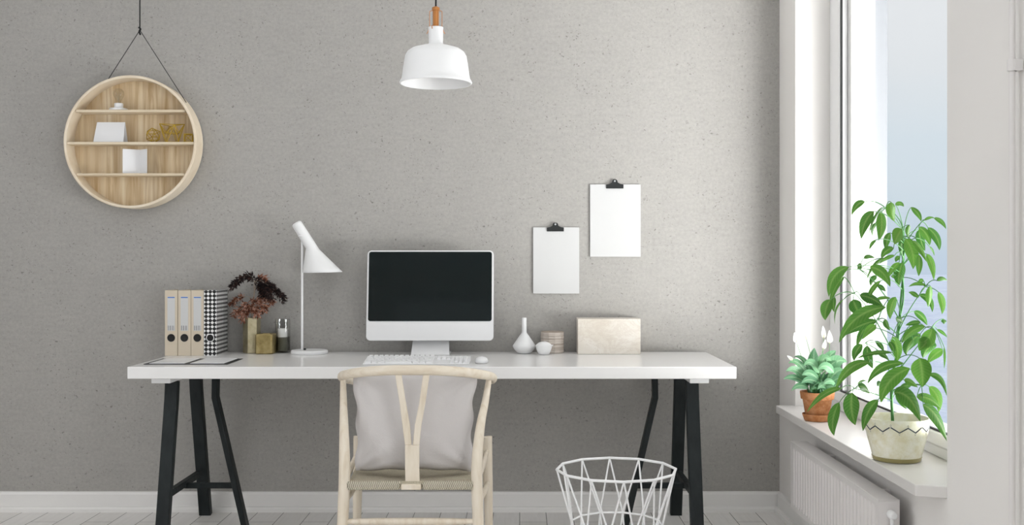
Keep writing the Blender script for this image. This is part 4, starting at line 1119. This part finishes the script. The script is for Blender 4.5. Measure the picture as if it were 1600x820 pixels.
def big_plant():
    Y = 3.24; k = Y / F; c = Vector(((1401 - PX0) * k, Y, ZS)); 
    t = thing('potted_plant', 'tall leafy green plant in a cream pot with a dark zigzag band', 'potted plant', c)
    z = lambda py: (718 - py) * k
    zr = .134
    prof = [(0, 0), (.066, 0), (.070, .003), (.071, .010), (.073, .014), (.080, .040), (.088, .070), (.0945, .100), (.0970, .120), (.0975, zr-.004), (.0965, zr), (.0935, zr), (.0925, zr-.003), (.091, zr-.02), (.088, zr-.028), (0, zr-.028)]
    pot = MB().lathe(prof, c, 72, False).build('pot', M['glaze'], t, angle=50)
    MB().lathe([(.0703, .0012), (.0722, .003), (.0732, .010), (.0752, .0135), (.0735, .0142), (.071, .012)], c, 72, False).build('foot_band', M['olive'], pot)
    MB().lathe([(0, zr-.0275), (.04, zr-.024), (.087, zr-.0265)], c, 48, False).build('soil', M['soil'], t)
    # painted zigzag round the shoulder
    def rad(zz):
        for (r0, z0), (r1, z1) in zip(prof[5:11], prof[6:11]):
            if z0 <= zz <= z1: return r0 + (r1-r0)*(zz-z0)/(z1-z0)
        return .097
    b = MB(); g = MB(); nz = 24
    for i in range(nz):
        if i % 4 == 3: ext = .85
        else: ext = 1
        a0 = 2*math.pi*i/nz; a1 = a0 + 2*math.pi/nz*ext; za, zb = (.0985, .1135) if i % 2 else (.1135, .0985)
        pts = []
        for q in range(4):
            a = a0 + (a1-a0)*q/3; zz = za + (zb-za)*q/3; r_ = rad(zz) + .0002; pts.append(c + Vector((r_*math.cos(a), r_*math.sin(a), zz)))
        b.tube(pts, .0018, 6)
        am = 2*math.pi*(i+.0)/nz
        zc = .118 if i % 2 else .0945
        pp = [(.0, .004), (.022, 0), (0, -.004), (-.022, 0)]
        if i % 2 == 0: zc = .1195; 
        else: zc = .094
        dd = [c + Vector(((rad(zc)+.0001)*math.cos(am + da), (rad(zc)+.0001)*math.sin(am + da), zc + dz)) for da, dz in pp]
        for q in range(4): g.tube([dd[q], dd[(q+1) % 4]], .0005, 5)
    b.build('zigzag_band', M['inkline'], pot); g.build('diamond_marks', M['greyline'], pot)

    rnd = random.Random(11)
    base = Vector((c.x - .012, Y, ZS + zr - .03))
    stem = [base, W(1393, 600, Y), W(1400, 560, Y+.005), W(1403, 530, Y), W(1407, 480, Y), W(1411, 430, Y-.005), W(1412, 390, Y), W(1412, 362, Y)]
    SC = catmull(stem, 60)
    st = MB(); st.tube(SC, [.0048, .0045, .0042, .004, .0036, .003, .0024], 10)
    st.tube([p + Vector((.006*math.sin(i*.35), -.003, 0)) for i, p in enumerate(SC[14:58])], [.0022, .0024, .002], 8)
    hubs = {}
    hl = [('a', 1384, 325, -.03, (1407, 335), (1410, 363)), ('b', 1441, 346, -.10, (1430, 356), (1412, 385)), ('c', 1343, 421, -.06, (1378, 445), (1390, 500)),
          ('d', 1335, 458, -.10, (1362, 480), (1394, 560)), ('e', 1446, 448, -.10, (1420, 480), (1403, 520)), ('f', 1456, 511, -.12, (1435, 540), (1398, 590)),
          ('g', 1362, 566, -.08, (1380, 560), (1396, 585)), ('h', 1372, 500, -.09, (1385, 505), (1404, 525)), ('i', 1352, 536, -.03, (1375, 545), (1396, 575)),
          ('j', 1336, 607, -.12, (1365, 613), (1392, 622)), ('k', 1396, 606, -.05, (1396, 612), (1393, 615)), ('l', 1440, 602, -.10, (1425, 598), (1394, 610)),
          ('m', 1408, 497, -.04, (1408, 505), (1405, 515)), ('n', 1408, 395, -.04, (1410, 398), (1411, 405)), ('o', 1432, 372, -.06, (1425, 372), (1412, 385)), ('p', 1400, 372, -.04, (1405, 372), (1411, 380)),
          ('q', 1420, 510, -.06, (1412, 520), (1404, 545))]
    for nm, hx, hy, dy, mid, end in hl:
        yy = min(Y + dy + rnd.uniform(-.02, .02), 1.26 * F / max(1, hx - PX0)); h = W(hx, hy, yy)
        e = W(end[0], end[1], Y); e = min(SC, key=lambda q: abs(q.z - e.z)); m_ = W(mid[0], mid[1], (yy + Y)/2)
        st.tube(bez(h, m_, e, 12), [.0013, .0016, .0020], 6); hubs[nm] = h
    hs = list(hubs.values()) 
    A, B_, C_ = (1280, 300, 6.31), (1280, 410, 6.31), (1280, 530, 5.124)
    LV = [
     (A,450,95,320,230,60,360,100,.5),(A,540,190,415,465,95,430,270,.35),(A,605,190,585,480,92,640,330,.6),(A,560,300,530,440,50,520,370,.1),(A,560,470,495,570,30,510,500,.3),
     (A,620,150,490,430,25,520,260,.2),(A,710,100,745,290,85,700,200,.85),(A,750,125,835,145,50,800,90,.5),(A,905,150,1005,290,50,990,200,.4),(A,1035,280,1130,250,25,1080,245,.5),
     (A,1130,255,1250,365,45,1220,270,.3),(A,980,345,1090,525,80,1080,400,.6),(A,985,370,1045,580,75,990,480,.0),(A,1070,350,1185,575,78,1190,440,.1),(A,1085,535,1135,630,20,1130,570,.1),
     (A,890,325,885,450,55,870,380,.5),(A,700,400,655,570,65,660,480,.3),(A,815,365,740,515,115,770,420,.95),(A,850,460,925,760,115,950,580,.8),(A,920,480,1060,690,65,1010,530,.7),
     (A,985,620,980,830,60,990,720,.6),(A,1060,610,1130,870,60,1130,700,.75),(A,735,555,615,660,65,640,560,.5),(A,745,625,590,710,35,660,640,.6),(A,640,650,465,870,35,530,700,.3),
     (A,790,695,670,860,50,720,740,.7),(A,830,440,830,650,60,800,540,.0),(A,795,635,755,690,40,760,650,.2),(A,440,655,553,652,38,495,610,.2),(A,395,700,375,765,50,410,735,.3),
     (B_,290,45,95,340,95,100,90,.55),(B_,248,140,105,440,50,130,230,.45),(B_,240,80,215,175,45,220,130,.4),(B_,112,365,60,570,98,50,450,.45),(B_,150,335,148,490,48,130,410,.4),
     (B_,240,365,155,610,20,140,440,.35),(B_,500,45,700,240,100,650,60,.65),(B_,565,130,510,235,50,510,170,.1),(B_,605,180,470,420,45,490,270,.5),(B_,575,225,655,285,42,620,240,.1),
     (B_,400,325,635,435,95,520,330,.15),(B_,335,365,410,530,115,360,450,.15),(B_,655,440,195,790,115,330,470,.5),(B_,570,575,245,720,85,400,600,.1),(B_,560,620,425,760,75,500,650,.9),
     (B_,450,640,370,830,55,400,720,.1),(B_,825,0,785,240,95,770,110,.1),(B_,780,155,705,138,40,740,130,.1),(B_,755,340,700,560,85,690,440,.7),(B_,650,560,700,670,55,660,610,.4),
     (B_,755,550,825,600,55,800,560,.0),(B_,700,350,520,400,30,600,325,.7),(B_,1050,225,880,240,32,960,185,.5),(B_,1030,180,980,205,45,1000,170,.4),(B_,1095,230,1075,440,75,1100,340,.7),
     (B_,1175,290,1210,510,60,1240,400,.8),(B_,1160,180,1262,178,40,1215,135,.3),(B_,980,345,880,295,42,930,290,.4),(B_,985,318,1115,490,62,1130,340,.2),(B_,935,480,1065,620,62,1030,520,.1),
     (B_,1000,590,850,620,45,920,590,.3),(B_,1045,630,810,800,75,890,650,.6),(B_,1000,705,870,880,95,890,760,.1),(B_,1115,650,985,860,120,1080,790,.7),(B_,1225,555,1230,608,48,1240,580,.1),
     (B_,1160,660,1262,740,30,1220,680,.2),
     (C_,585,-20,620,185,72,650,70,.7),(C_,345,40,280,175,62,280,90,.2),(C_,385,50,430,235,68,380,140,.0),(C_,450,15,515,100,38,510,50,.0),(C_,585,105,300,155,32,420,90,.3),
     (C_,405,185,130,400,72,230,170,.55),(C_,180,392,-100,585,46,30,400,.55),(C_,675,190,385,360,62,470,180,.5),(C_,725,232,495,508,112,520,300,.65),(C_,805,150,828,382,140,830,260,.6),
     (C_,990,85,865,195,66,920,110,.6),(C_,930,30,830,150,85,850,70,.0),(C_,750,0,700,128,78,700,60,.2),(C_,875,-10,800,92,82,830,30,.55),(C_,600,425,812,660,120,740,410,.3),
     (C_,780,460,975,560,72,900,450,.6),(C_,830,525,1022,815,98,950,560,.35),(C_,880,378,955,585,72,980,450,.85),(C_,878,285,1022,455,50,1000,265,.35),(C_,315,380,405,437,66,360,360,.25),
     (C_,375,332,300,365,16,330,325,.4),(C_,265,428,290,688,112,240,560,.3),(C_,160,505,120,772,76,80,650,.35),(C_,472,485,350,735,76,370,560,.4),(C_,740,365,640,392,42,690,365,.3),
     (C_,500,350,465,375,38,480,345,.0),(C_,680,325,790,385,52,740,330,.6),(C_,1000,60,1000,235,16,1010,150,.4),
     (C_,560,20,600,110,40,600,60,.2),(C_,470,110,560,170,40,520,110,.2),(C_,640,400,700,560,60,640,480,.1)]
    lv = Leaves()
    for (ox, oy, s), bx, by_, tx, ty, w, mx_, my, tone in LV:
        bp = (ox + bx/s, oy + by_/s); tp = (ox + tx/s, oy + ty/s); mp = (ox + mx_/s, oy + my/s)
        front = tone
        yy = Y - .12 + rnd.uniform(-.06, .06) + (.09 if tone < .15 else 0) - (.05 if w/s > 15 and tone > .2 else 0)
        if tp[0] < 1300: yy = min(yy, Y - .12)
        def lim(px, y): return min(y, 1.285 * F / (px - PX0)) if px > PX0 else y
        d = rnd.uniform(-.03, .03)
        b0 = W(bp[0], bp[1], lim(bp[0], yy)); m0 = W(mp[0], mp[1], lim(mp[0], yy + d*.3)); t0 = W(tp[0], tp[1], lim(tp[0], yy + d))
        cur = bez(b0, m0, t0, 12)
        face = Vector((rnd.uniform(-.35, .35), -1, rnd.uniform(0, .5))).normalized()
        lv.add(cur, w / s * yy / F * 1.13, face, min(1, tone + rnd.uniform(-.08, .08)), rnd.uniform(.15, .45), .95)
        # petiole to the nearest joint on the branches
        h = min(hs, key=lambda q: ((q.x - b0.x)**2 + (q.z - b0.z)**2) ** .5)
        dist = (h - b0).length
        if dist > .11: h = min(SC, key=lambda q: abs(q.z - (b0.z - .03)))
        mid = (h + b0) / 2 + Vector((0, 0, min(.03, .22 * (h - b0).length)))
        st.tube(bez(h, mid, b0 + (m0 - b0)*.02, 8), [.0015, .0011], 6)
    lv.build('leaves', M['leaf'], t); st.build('stem', M['stem'], t, angle=80)
big_plant()

M['lilyleaf'] = leaf_mat('bluish_green_leaf', (.025, .13, .055), (.17, .37, .19), (.42, .60, .38), .25)
M['petal'] = leaf_mat('white_petal', (.80, .84, .76), (.90, .92, .88), (.93, .95, .90), .4)
M['spadix'] = mat('pale_yellow_spadix', (.75, .72, .38), .7)
def terracotta():
    m = mat('terracotta', (.50, .22, .09), .7, spec=.25); n = N(m); v = n.coord()
    a = n.noise(v, 40, 5, .7); c_ = n.ramp(a, [(.35, (.40, .15, .05)), (.55, (.53, .235, .10)), (.75, (.62, .33, .18))])
    st = n.ramp(n.noise(v, 60, 4, .8), [(.62, (0,)*3), (.72, (.6,)*3)]); n.color(n.mix(st, c_, (.75, .62, .50))); n.bump(a, .1, .001); return m
M['terracotta'] = terracotta()
def lily():
    Y = 4.03; c = Vector(((1277 - PX0) * Y / F, Y, ZS))
    s = MB().lathe([(0, 0), (.046, 0), (.050, .003), (.0565, .022), (.0575, .026), (.0555, .027), (.0490, .007), (0, .007)], c, 48, False).build('plant_saucer', M['terracotta'], base=c, angle=50)
    tag(s, 'round terracotta saucer under the smaller potted plant', 'saucer')
    cp = c + Vector((0, 0, .0085)); t = thing('potted_lily', 'small white-flowered plant in a terracotta pot at the far end of the sill', 'potted plant', cp)
    h = .104
    MB().lathe([(0, 0), (.042, 0), (.0435, .002), (.0555, .074), (.0565, .0755), (.0625, .0765), (.0655, .100), (.0650, h), (.0600, h), (.0590, h-.015), (0, h-.015)], cp, 56, False).build('pot', M['terracotta'], t, angle=50)
    MB().lathe([(0, h-.0145), (.03, h-.010), (.0585, h-.0145)], cp, 32, False).build('soil', M['soil'], t)
    O = (1210, 490, 4.316); rnd = random.Random(5)
    def q(x, y, dy=0):
        px = O[0] + x/O[2]; yy = Y + dy
        yy = min(yy, 1.285 * F / (px - PX0)); return W(px, O[1] + y/O[2], yy)
    LL = [(270,400,270,230,260,300,80,.03,.35),(215,400,95,335,150,285,46,-.02,.6),(240,380,130,292,190,270,34,.03,.4),(215,440,78,390,130,340,52,-.05,.7),(220,470,62,442,120,400,46,-.06,.3),
          (230,500,115,520,160,460,42,-.07,.4),(300,400,200,350,250,290,66,-.03,.85),(300,450,185,415,240,370,60,-.06,.6),(300,470,180,470,230,420,52,-.08,.3),(310,400,385,320,320,250,74,-.02,.95),
          (400,400,290,380,350,315,62,-.05,.75),(370,390,490,325,410,290,96,.0,.75),(330,360,415,250,370,270,64,.05,.5),(380,440,470,380,420,370,60,-.03,.7),(410,470,325,480,370,430,50,-.07,.8),
          (370,500,290,510,330,455,50,-.08,.6),(260,510,310,470,280,460,44,-.08,.5),(330,510,410,505,370,470,50,-.08,.8),(370,480,470,430,430,420,46,-.04,.5),(350,380,420,320,390,330,60,-.02,.5),
          (270,420,330,330,290,350,60,-.01,.2),(240,440,200,350,210,380,50,.02,.1),(350,470,380,400,360,420,60,.0,.1),(260,480,250,420,250,440,60,-.02,.0),(320,470,330,400,330,430,70,.0,.05),(220,500,170,440,200,450,50,.0,.05),(400,500,450,460,430,460,40,.0,.2)]
    lv = Leaves(); st = MB(); root = cp + Vector((0, 0, h - .012))
    for bx, by_, tx, ty, mx_, my, w, dy, tone in LL:
        b0 = q(bx, by_, dy*.6); m0 = q(mx_, my, dy); t0 = q(tx, ty, dy*1.25)
        cur = bez(b0, m0, t0, 12)
        lv.add(cur, w / O[2] * Y / F * 1.05, Vector((rnd.uniform(-.2, .2), -1, rnd.uniform(.3, .8))).normalized(), tone, rnd.uniform(-.35, .3), .8)
        r_ = root + Vector((rnd.uniform(-.02, .02), rnd.uniform(-.02, .02), 0)); st.tube(bez(r_, (r_ + b0)/2 + Vector((0, 0, .015)), b0, 6), [.0013, .001], 5)
    for i in range(26):
        a = rnd.uniform(0, 2*math.pi); r_ = root + Vector((rnd.uniform(-.03, .03), rnd.uniform(-.03, .03), 0)); L_ = rnd.uniform(.03, .07)
        tip = r_ + Vector((math.cos(a)*L_*.8, math.sin(a)*L_*.6, rnd.uniform(.03, .09))); tip.x = min(tip.x, 1.28)
        lv.add(bez(r_, (r_ + tip)/2 + Vector((0, 0, .02)), tip, 8), .017, Vector((math.cos(a)*-.3, -.6, .8)).normalized(), rnd.uniform(0, .5), .2, .8)
    lv.build('leaves', M['lilyleaf'], t); st.build('stem', M['stem'], t, angle=80)
    for fx, fy, sx, sy, w, hgt, lean, dy in ((150,195,195,330,46,72,-12,-.02),(215,170,245,280,34,50,-25,.03),(332,165,325,300,34,85,-3,.02),(371,198,371,300,42,88,0,0),(330,238,300,330,30,68,14,-.04),(122,312,190,390,24,48,-50,-.05)):
        b0 = q(fx, fy, dy); tip = q(fx + hgt*math.sin(R(lean)), fy - hgt*math.cos(R(lean)), dy)
        fl = Leaves(); fl.add(bez(b0, (b0+tip)/2 + Vector((0, .004, 0)), tip, 10), w/O[2]*Y/F, Vector((.1, -1, .1)).normalized(), .8, -.55, .7)
        f = fl.build('flower', M['petal'], t)
        ax = (tip - b0).normalized(); MB().tube([b0, b0 + ax*.004 + Vector((0, -.004, 0)), b0 + ax*.014 + Vector((0, -.004, 0))], [.0012, .0018, .0010], 8).build('spadix', M['spadix'], f)
        s_ = MB(); s_.tube(bez(b0, q((fx+sx)/2, (fy+sy)/2, dy), q(sx, sy, dy*.5), 8), [.0007, .001], 6); s_.tube(bez(q(sx, sy, dy*.5), q(sx*.5+150, 440, 0), root, 6), .001, 6); s_.build('flower_stem', M['stem'], t)
lily()
